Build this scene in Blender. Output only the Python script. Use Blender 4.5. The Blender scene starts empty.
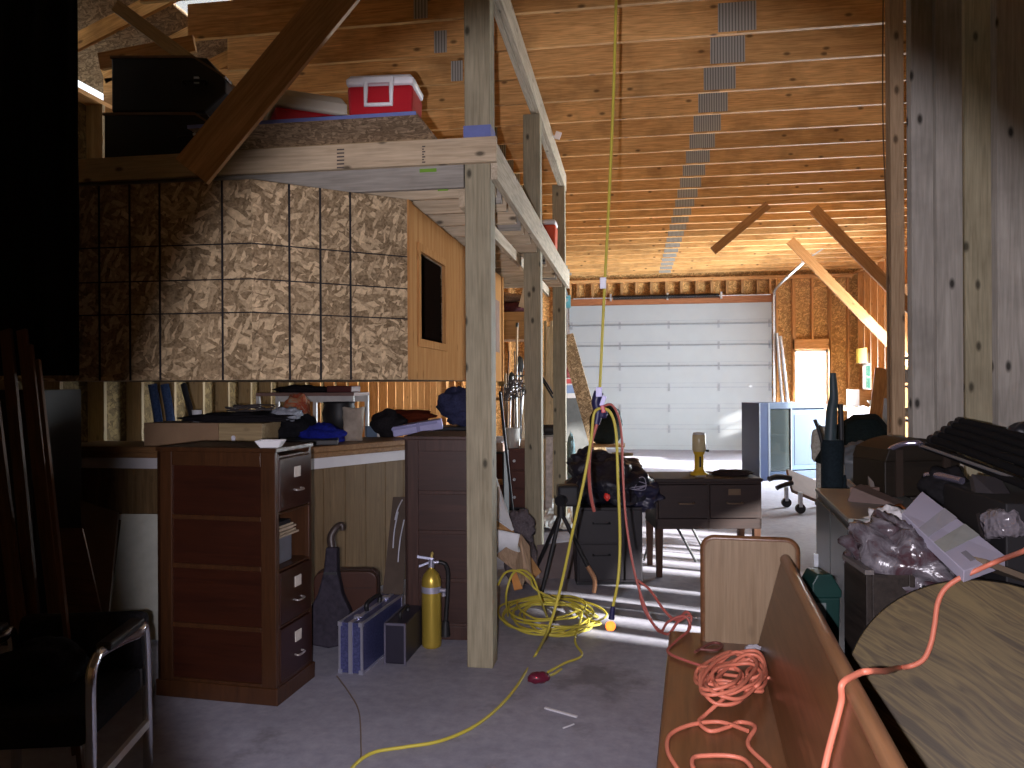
import bpy, bmesh, math, random
from mathutils import Vector, Matrix, noise
C = bpy.context.scene.collection
R = math.radians
random.seed(7)
TH, FPX, H = R(8.86), 770.0, 1.6
CT, ST = math.cos(TH), math.sin(TH)
V = Vector

# ---- reading positions in the room: x to the right, y into the depth, z up -----------------
ROLL = R(.3)
def ray(px, py):
    X, Y = px - 512, 384 - py
    cx, cz = (X * math.cos(ROLL) + Y * math.sin(ROLL)) / FPX, (Y * math.cos(ROLL) - X * math.sin(ROLL)) / FPX
    return V((cx * CT - ST, cx * ST + CT, cz))
def P(px, py, d):
    r = ray(px, py) * d
    return V((r.x, r.y, H + r.z))
def PY(px, py, y):
    r = ray(px, py)
    return P(px, py, y / r.y)
def PX_(px, py, x):
    r = ray(px, py)
    return P(px, py, x / r.x)
def FL(px, py, z=0.0):
    r = ray(px, py)
    return P(px, py, (z - H) / r.z)
def PZ(px, d, z):
    py = 384
    for _ in range(4): py = 384 - FPX * (z - H) / d - (px - 512) * math.sin(ROLL)
    r = ray(px, py) * d
    return V((r.x, r.y, z))

# ---- mesh collecting ----------------------------------------------------------------------
def catmull(pts, n=8, closed=False):
    pts = [V(p) for p in pts]
    out = []
    m = len(pts)
    for i in range(m - 1):
        p0, p1, p2 = pts[max(i - 1, 0)], pts[i], pts[i + 1]
        p3 = pts[min(i + 2, m - 1)]
        for k in range(n):
            t = k / n
            out.append(0.5 * ((2 * p1) + (p2 - p0) * t + (2 * p0 - 5 * p1 + 4 * p2 - p3) * t * t + (3 * p1 - p0 - 3 * p2 + p3) * t ** 3))
    out.append(pts[-1])
    return out

class MB:
    def __init__(s):
        s.v, s.f, s.m, s.sm = [], [], [], []
        s.mi = 0
        s.M = Matrix.Identity(4)
    def add(s, vs, fs, smooth=False):
        b = len(s.v)
        s.v += [s.M @ V(p) for p in vs]
        for f in fs:
            s.f.append([b + i for i in f]); s.m.append(s.mi); s.sm.append(smooth)
        return s
    def box(s, x0, x1, y0, y1, z0, z1):
        vs = [(x, y, z) for z in (z0, z1) for y in (y0, y1) for x in (x0, x1)]
        return s.add(vs, [(0, 2, 3, 1), (4, 5, 7, 6), (0, 1, 5, 4), (2, 6, 7, 3), (0, 4, 6, 2), (1, 3, 7, 5)])
    def cbox(s, c, size, rot=None):
        hx, hy, hz = size[0] / 2, size[1] / 2, size[2] / 2
        q = Matrix.Translation(V(c)) @ (rot.to_4x4() if rot else Matrix.Identity(4))
        vs = [q @ V((x, y, z)) for z in (-hz, hz) for y in (-hy, hy) for x in (-hx, hx)]
        return s.add(vs, [(0, 2, 3, 1), (4, 5, 7, 6), (0, 1, 5, 4), (2, 6, 7, 3), (0, 4, 6, 2), (1, 3, 7, 5)])
    def bar(s, p0, p1, w, t, up=(0, 0, 1)):
        p0, p1 = V(p0), V(p1)
        d = (p1 - p0); L = d.length; d.normalize()
        u = V(up)
        if abs(d.dot(u)) > .98: u = V((0, 1, 0))
        n = d.cross(u).normalized(); u = n.cross(d).normalized()
        q = Matrix((d, n, u)).transposed()
        return s.cbox((p0 + p1) / 2, (L, t, w), q)
    def taper(s, p0, p1, a, b, up=(0, 1, 0)):
        p0, p1 = V(p0), V(p1)
        d = (p1 - p0).normalized(); u = V(up)
        n = d.cross(u).normalized(); u = n.cross(d).normalized()
        vs = []
        for p, k in ((p0, a), (p1, b)):
            for i, j in ((-1, -1), (1, -1), (1, 1), (-1, 1)):
                vs.append(p + n * i * k / 2 + u * j * k / 2)
        return s.add(vs, [(3, 2, 1, 0), (4, 5, 6, 7), (0, 1, 5, 4), (1, 2, 6, 5), (2, 3, 7, 6), (3, 0, 4, 7)])
    def tube(s, pts, r, n=8, raw=False, cap=True):
        pts = [V(p) for p in pts]
        if not raw: pts = catmull(pts)
        rs = r if isinstance(r, (list, tuple)) else None
        vs, fs = [], []
        t0 = (pts[1] - pts[0]).normalized()
        a = t0.orthogonal().normalized()
        m = len(pts)
        for i, p in enumerate(pts):
            t = (pts[min(i + 1, m - 1)] - pts[max(i - 1, 0)])
            if t.length < 1e-9: t = t0.copy()
            t.normalize()
            a = (a - t * a.dot(t))
            if a.length < 1e-6: a = t.orthogonal()
            a.normalize(); b = t.cross(a)
            rr = r if rs is None else rs[0] + (rs[1] - rs[0]) * i / (m - 1)
            for k in range(n):
                g = 2 * math.pi * k / n
                vs.append(p + a * rr * math.cos(g) + b * rr * math.sin(g))
            if i:
                o = (i - 1) * n
                for k in range(n):
                    k2 = (k + 1) % n
                    fs.append((o + k, o + k2, o + n + k2, o + n + k))
        s.add(vs, fs, True)
        if cap:
            s.add(vs[:n], [tuple(reversed(range(n)))]); s.add(vs[-n:], [tuple(range(n))])
        return s
    def cyl(s, p0, p1, r0, r1=None, n=16):
        return s.tube([p0, p1], (r0, r0 if r1 is None else r1), n, raw=True)
    def lathe(s, prof, n=24, c=(0, 0, 0), cap=True):
        vs, fs = [], []
        for r, z in prof:
            for k in range(n):
                g = 2 * math.pi * k / n
                vs.append((c[0] + r * math.cos(g), c[1] + r * math.sin(g), c[2] + z))
        for i in range(len(prof) - 1):
            for k in range(n):
                k2 = (k + 1) % n
                fs.append((i * n + k, i * n + k2, (i + 1) * n + k2, (i + 1) * n + k))
        s.add(vs, fs, True)
        if cap:
            s.add(vs[:n], [tuple(reversed(range(n)))]); s.add(vs[-n:], [tuple(range(n))])
        return s
    def prism(s, poly, h0, h1, M=None):
        """polygon in local xz, thickness along local y"""
        M = M or Matrix.Identity(4)
        n = len(poly)
        vs = [M @ V((x, h0, z)) for x, z in poly] + [M @ V((x, h1, z)) for x, z in poly]
        fs = [tuple(range(n)), tuple(reversed(range(n, 2 * n)))]
        fs += [(i, i + n, (i + 1) % n + n, (i + 1) % n) for i in range(n)]
        return s.add(vs, fs)
    def blob(s, c, rad, seed=0, amp=.2, freq=2.0, nu=32, nv=20, flat=None, power=1.0, fine=0.0):
        vs, fs = [], []
        sg = lambda a: math.copysign(abs(a) ** power, a)
        for j in range(nv + 1):
            ph = math.pi * j / nv - math.pi / 2
            for i in range(nu):
                g = 2 * math.pi * i / nu
                u = V((sg(math.cos(ph)) * sg(math.cos(g)), sg(math.cos(ph)) * sg(math.sin(g)), sg(math.sin(ph))))
                k = 1 + amp * noise.noise(u * freq + V((seed * 3.1, seed * 1.7, seed)))
                if fine: k += fine * (1 - 2 * abs(noise.noise(u * freq * 3.3 + V((seed, seed * 2.3, 1)))))
                p = V((u.x * rad[0], u.y * rad[1], u.z * rad[2])) * k + V(c)
                if flat is not None: p.z = max(p.z, flat)
                vs.append(p)
        for j in range(nv):
            for i in range(nu):
                i2 = (i + 1) % nu
                fs.append((j * nu + i, j * nu + i2, (j + 1) * nu + i2, (j + 1) * nu + i))
        return s.add(vs, fs, True)
    def sheet(s, fn, nu, nv, th=.004):
        """fn(u,v) -> point, a thin closed sheet"""
        g = [[V(fn(i / nu, j / nv)) for i in range(nu + 1)] for j in range(nv + 1)]
        vs = []
        def nor(i, j):
            a = g[j][min(i + 1, nu)] - g[j][max(i - 1, 0)]
            b = g[min(j + 1, nv)][i] - g[max(j - 1, 0)][i]
            n = a.cross(b)
            return n.normalized() if n.length > 1e-9 else V((0, 0, 1))
        w = nu + 1
        for k in (0, 1):
            for j in range(nv + 1):
                for i in range(nu + 1):
                    vs.append(g[j][i] - nor(i, j) * th * k)
        o = w * (nv + 1)
        fs = []
        for j in range(nv):
            for i in range(nu):
                a = j * w + i
                fs.append((a, a + 1, a + w + 1, a + w)); fs.append((o + a, o + a + w, o + a + w + 1, o + a + 1))
        for i in range(nu):
            fs.append((i, o + i, o + i + 1, i + 1)); b = nv * w + i
            fs.append((b, b + 1, o + b + 1, o + b))
        for j in range(nv):
            a = j * w; fs.append((a, a + w, o + a + w, o + a)); b = a + nu
            fs.append((b, o + b, o + b + w, b + w))
        return s.add(vs, fs, True)
    def build(s, name, mats, parent=None, bevel=0.0, world=False):
        if not isinstance(mats, (list, tuple)): mats = [mats]
        loc = V((0, 0, 0))
        vs = s.v
        if parent is None:
            xs = [p.x for p in vs]; ys = [p.y for p in vs]; zs = [p.z for p in vs]
            loc = V(((min(xs) + max(xs)) / 2, (min(ys) + max(ys)) / 2, min(zs)))
            vs = [p - loc for p in vs]
        elif world:
            inv = parent.matrix_basis.inverted()
            pp = parent.parent
            if pp: inv = inv @ pp.matrix_basis.inverted()
            vs = [inv @ p for p in vs]
        me = bpy.data.meshes.new(name)
        me.from_pydata([tuple(p) for p in vs], [], s.f)
        for m in mats: me.materials.append(m)
        me.polygons.foreach_set('material_index', s.m)
        me.polygons.foreach_set('use_smooth', s.sm)
        me.validate(); me.update()
        o = bpy.data.objects.new(name, me); C.objects.link(o)
        o.location = loc
        if parent is not None: o.parent = parent
        if bevel:
            b = o.modifiers.new('edge', 'BEVEL'); b.width = bevel; b.segments = 2; b.limit_method = 'ANGLE'; b.angle_limit = R(50)
        return o

def tag(o, label=None, cat=None, group=None, kind=None):
    if label: o['label'] = label
    if cat: o['category'] = cat
    if group: o['group'] = group
    if kind: o['kind'] = kind
    return o
def thing(name, label, cat, loc=(0, 0, 0), rz=0.0, group=None, rot=None):
    o = bpy.data.objects.new(name, None); C.objects.link(o)
    o.empty_display_size = .1
    o.location = V(loc); o.rotation_euler = rot if rot else (0, 0, rz)
    o.matrix_basis = Matrix.Translation(V(loc)) @ o.rotation_euler.to_matrix().to_4x4()
    return tag(o, label, cat, group)
def solo(mb, name, mats, label, cat, group=None, bevel=0.0, kind=None):
    return tag(mb.build(name, mats, None, bevel), label, cat, group, kind)
def struct(mb, name, mats, parent=None, bevel=0.0):
    o = mb.build(name, mats, parent, bevel)
    if parent is None: o['kind'] = 'structure'
    return o
def copy_tree(o, parent=None):
    c = o.copy(); C.objects.link(c)
    if parent is not None: c.parent = parent
    for ch in [x for x in bpy.data.objects if x.parent == o]: copy_tree(ch, c)
    return c
def board(name, p0, p1, w, t, mat, label=None, cat='board', group=None, up=(0, 0, 1), bevel=.002, parent=None):
    """a plank with its own axes: local x along its length, w across 'up', t thick"""
    p0, p1 = V(p0), V(p1)
    d = p1 - p0; L = d.length; d.normalize(); u = V(up)
    if abs(d.dot(u)) > .98: u = V((0, 1, 0))
    n = d.cross(u).normalized(); u = n.cross(d).normalized()
    mb = MB(); mb.box(0, L, -t / 2, t / 2, -w / 2, w / 2)
    me_o = mb.build(name, mat, None, bevel)
    # place with its own rotation
    me = me_o.data
    off = me_o.location.copy()
    for v in me.vertices: v.co += off
    q = Matrix((d, n, u)).transposed().to_4x4()
    me_o.matrix_basis = Matrix.Translation(p0) @ q
    if parent is not None:
        me_o.parent = parent
        me_o.matrix_parent_inverse = parent.matrix_basis.inverted()
        return me_o
    return tag(me_o, label, cat, group)

# ---- materials --------------------------------------------------------------------------
class NT:
    def __init__(s, name, rough=.6, metal=0.0, spec=.4):
        s.mat = bpy.data.materials.new(name); s.mat.use_nodes = True
        s.t = s.mat.node_tree; s.b = s.t.nodes['Principled BSDF']
        s.b.inputs['Roughness'].default_value = rough; s.b.inputs['Metallic'].default_value = metal
        s.b.inputs['Specular IOR Level'].default_value = spec
        s.tc = s.n('ShaderNodeTexCoord')
    def n(s, k, **kw):
        x = s.t.nodes.new(k)
        for a, b in kw.items(): setattr(x, a, b)
        return x
    def l(s, a, b): s.t.links.new(a, b)
    def mapping(s, scale=(1, 1, 1), rot=(0, 0, 0), src=None):
        m = s.n('ShaderNodeMapping'); m.inputs['Scale'].default_value = scale; m.inputs['Rotation'].default_value = rot
        s.l(src or s.tc.outputs['Object'], m.inputs['Vector']); return m.outputs['Vector']
    def noise(s, vec, scale=5, detail=4, rough=.55, dist=0.0):
        x = s.n('ShaderNodeTexNoise'); s.l(vec, x.inputs['Vector'])
        for k, v in (('Scale', scale), ('Detail', detail), ('Roughness', rough), ('Distortion', dist)): x.inputs[k].default_value = v
        return x
    def ramp(s, fac, stops):
        r = s.n('ShaderNodeValToRGB'); s.l(fac, r.inputs['Fac'])
        e = r.color_ramp.elements
        while len(e) < len(stops): e.new(.5)
        for k, (p, c) in zip(e, stops): k.position = p; k.color = (*c, 1) if len(c) == 3 else c
        return r.outputs['Color']
    def mix(s, fac, a, b, mode='MIX'):
        m = s.n('ShaderNodeMix', data_type='RGBA', blend_type=mode)
        for sock, v in ((m.inputs[0], fac), (m.inputs[6], a), (m.inputs[7], b)):
            if hasattr(v, 'links') or hasattr(v, 'is_output'): s.l(v, sock)
            elif isinstance(v, (int, float)): sock.default_value = v
            else: sock.default_value = (*v, 1) if len(v) == 3 else v
        return m.outputs[2]
    def math(s, op, a, b=0.0, clamp=False):
        m = s.n('ShaderNodeMath', operation=op, use_clamp=clamp)
        for sock, v in ((m.inputs[0], a), (m.inputs[1], b)):
            if isinstance(v, (int, float)): sock.default_value = v
            else: s.l(v, sock)
        return m.outputs[0]
    def vary(s, col, amt=.25):
        oi = s.n('ShaderNodeObjectInfo'); h = s.n('ShaderNodeHueSaturation')
        mr = s.n('ShaderNodeMapRange'); s.l(oi.outputs['Random'], mr.inputs[0])
        mr.inputs[3].default_value = 1 - amt; mr.inputs[4].default_value = 1 + amt
        s.l(mr.outputs[0], h.inputs['Value']); s.l(col, h.inputs['Color']); return h.outputs['Color']
    def offset(s):
        oi = s.n('ShaderNodeObjectInfo'); m = s.n('ShaderNodeVectorMath', operation='MULTIPLY_ADD')
        c = s.n('ShaderNodeCombineXYZ')
        for k in range(3): s.l(oi.outputs['Random'], c.inputs[k])
        s.l(c.outputs[0], m.inputs[0]); m.inputs[1].default_value = (37, 53, 71); s.l(s.tc.outputs['Object'], m.inputs[2])
        return m.outputs[0]
    def bump(s, h, strength=.3, dist=.004):
        b = s.n('ShaderNodeBump'); b.inputs['Strength'].default_value = strength; b.inputs['Distance'].default_value = dist
        s.l(h, b.inputs['Height']); s.l(b.outputs[0], s.b.inputs['Normal'])
    def out(s, col):
        if isinstance(col, (tuple, list)): s.b.inputs['Base Color'].default_value = (*col, 1)
        else: s.l(col, s.b.inputs['Base Color'])
        return s.mat

def wood(name, lo, hi, axis='X', rings=14, rough=.6, knots=.0, amt=.12, fine=.35, stain=0.0, spec=.3, bump=.15):
    k = NT(name, rough, spec=spec)
    src = k.offset()
    st = {'X': (.06, 1, 1), 'Y': (1, .06, 1), 'Z': (1, 1, .06)}[axis]
    v = k.mapping(st, src=src)
    a = k.noise(v, rings, 3, .5, 1.2)
    c = k.ramp(a.outputs['Fac'], [(.3, lo), (.48, [x * .5 + y * .5 for x, y in zip(lo, hi)]), (.56, lo), (.7, hi)])
    f = k.noise(k.mapping(tuple(x * (1 if x < 1 else 1) for x in st), src=src), rings * 9, 2, .6)
    c = k.mix(fine, c, k.ramp(f.outputs['Fac'], [(.3, [x * .55 for x in lo]), (.7, hi)]))
    if knots:
        sx_ = k.n('ShaderNodeSeparateXYZ'); k.l(src, sx_.inputs[0])
        o3 = {'X': (0, 1, 2), 'Y': (1, 0, 2), 'Z': (2, 0, 1)}[axis]
        cb = k.n('ShaderNodeCombineXYZ')
        k.l(k.math('MULTIPLY', sx_.outputs[o3[0]], 3.6), cb.inputs[0])
        k.l(k.math('MULTIPLY', k.math('ADD', sx_.outputs[o3[1]], sx_.outputs[o3[2]]), 7.0), cb.inputs[1])
        vo = k.n('ShaderNodeTexVoronoi', voronoi_dimensions='2D'); k.l(cb.outputs[0], vo.inputs['Vector']); vo.inputs['Scale'].default_value = 1.0
        m = k.ramp(vo.outputs['Distance'], [(.05, (1, 1, 1)), (.13, (0, 0, 0))])
        gate = k.n('ShaderNodeSeparateColor'); k.l(vo.outputs['Color'], gate.inputs[0])
        g = k.math('GREATER_THAN', gate.outputs[0], .66)
        bw = k.n('ShaderNodeRGBToBW'); k.l(m, bw.inputs[0])
        c = k.mix(k.math('MULTIPLY', k.math('MULTIPLY', bw.outputs[0], g), knots), c, [x * .16 for x in lo])
    if stain:
        sn = k.noise(k.mapping((1, 1, 1), src=src), 2.2, 4, .6)
        c = k.mix(k.math('MULTIPLY', k.ramp_bw(sn.outputs['Fac'], .5, .72), stain), c, [x * .25 for x in lo])
    c = k.vary(c, amt)
    if bump: k.bump(f.outputs['Fac'], bump, .002)
    return k.out(c)
def _ramp_bw(s, fac, a, b):
    m = s.n('ShaderNodeMapRange'); s.l(fac, m.inputs[0]); m.inputs[1].default_value = a; m.inputs[2].default_value = b
    return m.outputs[0]
NT.ramp_bw = _ramp_bw

def osb(name, lo, hi, scale=16, axis='Y'):
    """strand board: elongated flakes laid in several directions (thickness along 'axis')"""
    k = NT(name, .75, spec=.2)
    src = k.offset()
    cols, pick = [], None
    for i, ang in enumerate((.25, -.5, 1.2)):
        rot = {'Y': (0, ang, 0), 'X': (ang, 0, 0), 'Z': (0, 0, ang)}[axis]
        sc = {'Y': (1, .01, 3.6), 'X': (.01, 1, 3.6), 'Z': (1, 3.6, .01)}[axis]
        dn = k.noise(k.mapping((1, 1, 1), src=src), 9 + i, 2)
        ad = k.n('ShaderNodeVectorMath', operation='MULTIPLY_ADD'); k.l(dn.outputs['Color'], ad.inputs[0]); ad.inputs[1].default_value = (.05, .05, .05); k.l(src, ad.inputs[2])
        m1 = k.mapping((1, 1, 1), rot, ad.outputs[0])
        m2 = k.mapping(sc, src=m1)
        vo = k.n('ShaderNodeTexVoronoi'); k.l(m2, vo.inputs['Vector']); vo.inputs['Scale'].default_value = scale * (.75, 1, 1.25)[i]
        se = k.n('ShaderNodeSeparateColor'); k.l(vo.outputs['Color'], se.inputs[0])
        mid = [x * .45 + y * .55 for x, y in zip(lo, hi)]
        col = k.ramp(se.outputs[0], [(.0, [x * .8 for x in lo]), (.3, lo), (.6, mid), (.8, hi), (1, [min(1, y * 1.25) for y in hi])])
        edge = k.ramp_bw(vo.outputs['Distance'], .62, .95)
        cols.append((k.mix(k.math('MULTIPLY', edge, .7), col, [x * .35 for x in lo]), se.outputs[1]))
    c = k.mix(k.math('GREATER_THAN', cols[1][1], .52), cols[0][0], cols[1][0])
    c = k.mix(k.math('GREATER_THAN', cols[2][1], .66), c, cols[2][0])
    fn = k.noise(k.mapping((1, 1, 1), src=src), 70, 3)
    c = k.mix(.3, c, k.ramp(fn.outputs['Fac'], [(.35, [x * .4 for x in lo]), (.65, hi)]))
    c = k.vary(c, .05)
    return k.out(c)

def plain(name, col, rough=.5, metal=0.0, spec=.4, var=.12, scale=8, amt=0.0):
    k = NT(name, rough, metal, spec)
    v = k.offset()
    nz = k.noise(v, scale, 4, .6)
    c = k.ramp(nz.outputs['Fac'], [(.3, [x * (1 - var) for x in col]), (.7, [min(1, x * (1 + var)) for x in col])])
    if amt: c = k.vary(c, amt)
    return k.out(c)
def cloth(name, col, rough=.95, scale=60):
    k = NT(name, rough, spec=.1)
    nz = k.noise(k.tc.outputs['Object'], scale, 3)
    k.bump(nz.outputs['Fac'], .4, .003)
    return k.out(k.ramp(nz.outputs['Fac'], [(.3, [x * .7 for x in col]), (.7, [x * 1.2 for x in col])]))
def glassy(name, col, alpha=.3, rough=.15):
    k = NT(name, rough, spec=.6)
    k.b.inputs['Alpha'].default_value = alpha
    nz = k.noise(k.tc.outputs['Object'], 25, 3); k.bump(nz.outputs['Fac'], .3, .01)
    return k.out(col)
def emit(name, col, st):
    k = NT(name)
    k.b.inputs['Emission Color'].default_value = (*col, 1); k.b.inputs['Emission Strength'].default_value = st
    return k.out(col)
# ================= materials =================
M = {}
M['truss'] = wood('truss_pine', (.60, .29, .088), (.98, .60, .245), 'X', 11, .6, .8, .13, .4, .45)
M['stud'] = wood('stud_pine', (.55, .25, .08), (.82, .46, .19), 'X', 14, .6, .5, .10)
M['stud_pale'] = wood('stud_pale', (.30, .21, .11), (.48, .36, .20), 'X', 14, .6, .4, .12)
M['treated'] = wood('treated_pine', (.27, .235, .15), (.44, .39, .27), 'X', 9, .7, .9, .06, .35, .25)
M['girder'] = wood('weathered_pine', (.40, .33, .23), (.66, .57, .43), 'X', 10, .7, .7, .1, .4, .3)
M['loft_wood'] = wood('loft_pine', (.47, .36, .23), (.74, .60, .42), 'X', 8, .65, .9, .08, .35, .2)
M['grey_wood'] = wood('grey_pine', (.31, .285, .245), (.48, .445, .39), 'X', 9, .85, 1.0, .1, .3, .35, .1)
M['brace'] = wood('brace_pine', (.34, .17, .06), (.56, .31, .13), 'X', 12, .6, .6, .08)
M['osb'] = osb('strand_board', (.21, .142, .075), (.60, .45, .27), 12)
M['osb_x'] = osb('strand_board_side', (.30, .19, .09), (.66, .46, .24), 15, 'X')
M['osb_z'] = osb('strand_board_flat', (.22, .15, .09), (.50, .37, .24), 15, 'Z')
M['osb_wall'] = osb('strand_board_wall', (.42, .22, .08), (.80, .50, .20), 11, 'Y')
M['osb_wall_x'] = osb('strand_board_side_wall', (.42, .20, .06), (.74, .42, .14), 11, 'X')
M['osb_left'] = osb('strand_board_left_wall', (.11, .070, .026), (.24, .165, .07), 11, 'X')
M['ply'] = wood('plywood', (.40, .18, .060), (.56, .30, .115), 'Z', 7, .95, .4, .05, .3, 0, 0.02)
M['black_seam'] = plain('black_seam', (.012, .01, .012), .8)
M['galv'] = plain('galvanised', (.55, .57, .60), .42, .75, .5, .2, 30)
M['dark'] = plain('near_black', (.012, .012, .014), .5)
M['black_plastic'] = plain('black_plastic', (.015, .015, .018), .38)
M['white_paint'] = plain('white_paint', (.72, .72, .74), .5, var=.05)
M['blue_tape'] = plain('blue_tape', (.14, .17, .40), .6)
M['white_tag'] = plain('white_plastic', (.78, .78, .86), .4, var=.04)

def concrete():
    k = NT('concrete', .62, spec=.35)
    o = k.tc.outputs['Object']
    a = k.noise(k.mapping((1, 1, 1)), 1.1, 6, .65)
    c = k.ramp(a.outputs['Fac'], [(.25, (.215, .21, .26)), (.5, (.30, .295, .36)), (.75, (.38, .37, .44))])
    b = k.noise(k.mapping((1, 1, 1)), 14, 5, .7)
    c = k.mix(.35, c, k.ramp(b.outputs['Fac'], [(.3, (.14, .135, .16)), (.7, (.42, .41, .46))]))
    # oil stain beside the plug
    m = k.n('ShaderNodeVectorMath', operation='DISTANCE')
    mp = k.n('ShaderNodeMapping'); k.l(o, mp.inputs['Vector']); mp.inputs['Scale'].default_value = (1, 1.15, 0)
    ce = FL(603, 678)
    k.l(mp.outputs[0], m.inputs[0]); m.inputs[1].default_value = (ce.x, ce.y * 1.15, 0)
    w = k.noise(o, 5, 5, .65)
    d = k.math('ADD', m.outputs['Value'], k.math('MULTIPLY', k.math('SUBTRACT', w.outputs['Fac'], .5), .75))
    st = k.n('ShaderNodeMapRange'); k.l(d, st.inputs[0]); st.inputs[1].default_value = .12; st.inputs[2].default_value = .30; st.inputs[3].default_value = .55; st.inputs[4].default_value = 0
    c = k.mix(st.outputs[0], c, (.07, .065, .068))
    sp = k.noise(o, 2.6, 5, .7)
    c = k.mix(k.math('MULTIPLY', k.ramp_bw(sp.outputs['Fac'], .58, .72), .5), c, (.10, .095, .10))
    k.bump(b.outputs['Fac'], .25, .004)
    return k.out(c)
M['concrete'] = concrete()

# ================= setting =================
XL, XR, YB, YF, ZC = -4.65, 5.09, 18.9, -2.2, 4.15
WT = .16                              # stud wall depth
mb = MB(); mb.box(XL - .4, XR + .4, YF - .3, YB + .5, -.15, 0)
fl = mb.build('floor', M['concrete']); fl['kind'] = 'structure'
off = fl.location.copy()
for v_ in fl.data.vertices: v_.co += off
fl.location = (0, 0, 0)

def wall_panel(mb, axis, a0, a1, z0, z1, c0, c1, holes=()):
    """a sheet along 'axis' with rectangular openings (a_lo, a_hi, z_lo, z_hi)"""
    cuts = sorted({a0, a1, *[h[0] for h in holes], *[h[1] for h in holes]})
    for lo, hi in zip(cuts, cuts[1:]):
        mid = (lo + hi) / 2
        hs = sorted([h for h in holes if h[0] <= mid <= h[1]], key=lambda h: h[2])
        z = z0
        for h in hs:
            if h[2] > z:
                mb.box(*((lo, hi, c0, c1, z, h[2]) if axis == 'x' else (c0, c1, lo, hi, z, h[2])))
            z = h[3]
        if z < z1: mb.box(*((lo, hi, c0, c1, z, z1) if axis == 'x' else (c0, c1, lo, hi, z, z1)))

# openings
DOOR = (-1.45, 3.2, 0.0, 3.5)                 # garage door in the back wall
WIN = (3.79, 4.54, 1.02, 2.36)                # bright window in the back wall
WSM = (17.85, 18.62, 1.42, 2.02)              # small window in the right wall
SIDE = (12.4, 15.6, 0.0, 3.2)
SLAT = (2.7, 7.2, 1.45, 2.2)                 # unseen slatted opening, added to streak the aisle floor with sun                  # SIDE is an unseen side door, guessed in to admit daylight

mb = MB(); wall_panel(mb, 'x', XL - .2, XR + .2, 0, ZC + .3, YB + WT, YB + WT + .03, [DOOR, WIN])
wb = struct(mb, 'wall_back', M['osb_wall'])
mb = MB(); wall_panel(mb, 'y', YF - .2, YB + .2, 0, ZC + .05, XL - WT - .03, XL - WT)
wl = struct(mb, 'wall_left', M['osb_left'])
mb = MB(); wall_panel(mb, 'y', YF - .2, YB + .2, 0, ZC + .3, XR + WT, XR + WT + .03, [WSM, SIDE, SLAT])
wr = struct(mb, 'wall_right', M['osb_wall_x'])
mb = MB(); wall_panel(mb, 'x', XL - .3, XR + .3, 0, ZC + 2.4, YF - .05, YF)
struct(mb, 'wall_front', M['osb_wall'])
# gable above the back wall
mb = MB(); mb.box(XL - .2, XR + .2, YB + WT, YB + WT + .03, ZC + .3, ZC + 2.4)
struct(mb, 'wall_gable', M['osb_wall'])

def wall_part(parent, name, x0, x1, y0, y1, z0, z1, mat):
    d = (x1 - x0, y1 - y0, z1 - z0)
    ax = max(range(3), key=lambda i: d[i])
    c = [(x0 + x1) / 2, (y0 + y1) / 2, (z0 + z1) / 2]
    p0 = V(c); p1 = V(c); lo = (x0, y0, z0); hi = (x1, y1, z1)
    p0[ax] = lo[ax]; p1[ax] = hi[ax]
    up = {2: (0, 1, 0), 0: (0, 0, 1), 1: (0, 0, 1)}[ax]
    w, t = {2: (d[1], d[0]), 0: (d[2], d[1]), 1: (d[2], d[0])}[ax]
    o = board(name, p0, p1, w, t, mat, cat=None, up=up, bevel=0)
    o.parent = parent; o.matrix_parent_inverse = parent.matrix_basis.inverted() if parent.matrix_basis != Matrix.Identity(4) else Matrix.Translation(parent.location).inverted()
    return o
def in_hole(a, holes): return any(h[0] - .02 < a < h[1] + .02 for h in holes)

# left wall studs
W_ = 4.65
k = 0
y = 1.222 * W_ - 6 * .535
while y < YB:
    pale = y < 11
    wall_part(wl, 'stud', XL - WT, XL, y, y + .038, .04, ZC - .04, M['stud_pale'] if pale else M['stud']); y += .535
wall_part(wl, 'top_plate', XL - WT, XL, YF, YB, ZC - .04, ZC, M['stud'])
wall_part(wl, 'bottom_plate', XL - WT, XL, YF, YB, 0.0, .04, M['stud'])
# right wall studs
y = 3.0
while y < YB:
    if not (SIDE[0] < y < SIDE[1]):
        if SLAT[0] < y < SLAT[1]:
            wall_part(wr, 'stud', XR, XR + WT, y, y + .038, SLAT[3], ZC - .04, M['stud'])
            wall_part(wr, 'stud', XR, XR + WT, y, y + .038, .04, SLAT[2], M['stud'])
        elif WSM[0] - .03 < y < WSM[1] + .03:
            wall_part(wr, 'stud', XR, XR + WT, y, y + .038, WSM[3] + .22, ZC - .04, M['stud'])
            wall_part(wr, 'stud', XR, XR + WT, y, y + .038, .04, WSM[2] - .04, M['stud'])
        else:
            wall_part(wr, 'stud', XR, XR + WT, y, y + .038, .04, ZC - .04, M['stud'])
    else: wall_part(wr, 'stud', XR, XR + WT, y, y + .038, SIDE[3] + .24, ZC - .04, M['stud'])
    y += .47
wall_part(wr, 'top_plate', XR, XR + WT, YF, YB, ZC - .04, ZC, M['stud'])
wall_part(wr, 'window_header', XR, XR + WT, WSM[0] - .06, WSM[1] + .06, WSM[3], WSM[3] + .22, M['stud_pale'])
wall_part(wr, 'door_header', XR, XR + WT, SIDE[0] - .06, SIDE[1] + .06, SIDE[3], SIDE[3] + .24, M['stud'])
mb = MB(); mb.box(XR - .012, XR, WSM[0] - .02, WSM[1] + .03, WSM[3] + .02, WSM[3] + .34)
ins = mb.build('insulation_board', plain('yellow_board', (.85, .62, .08), .7)); ins.parent = wr; ins.matrix_parent_inverse = Matrix.Translation(wr.location).inverted()
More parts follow.
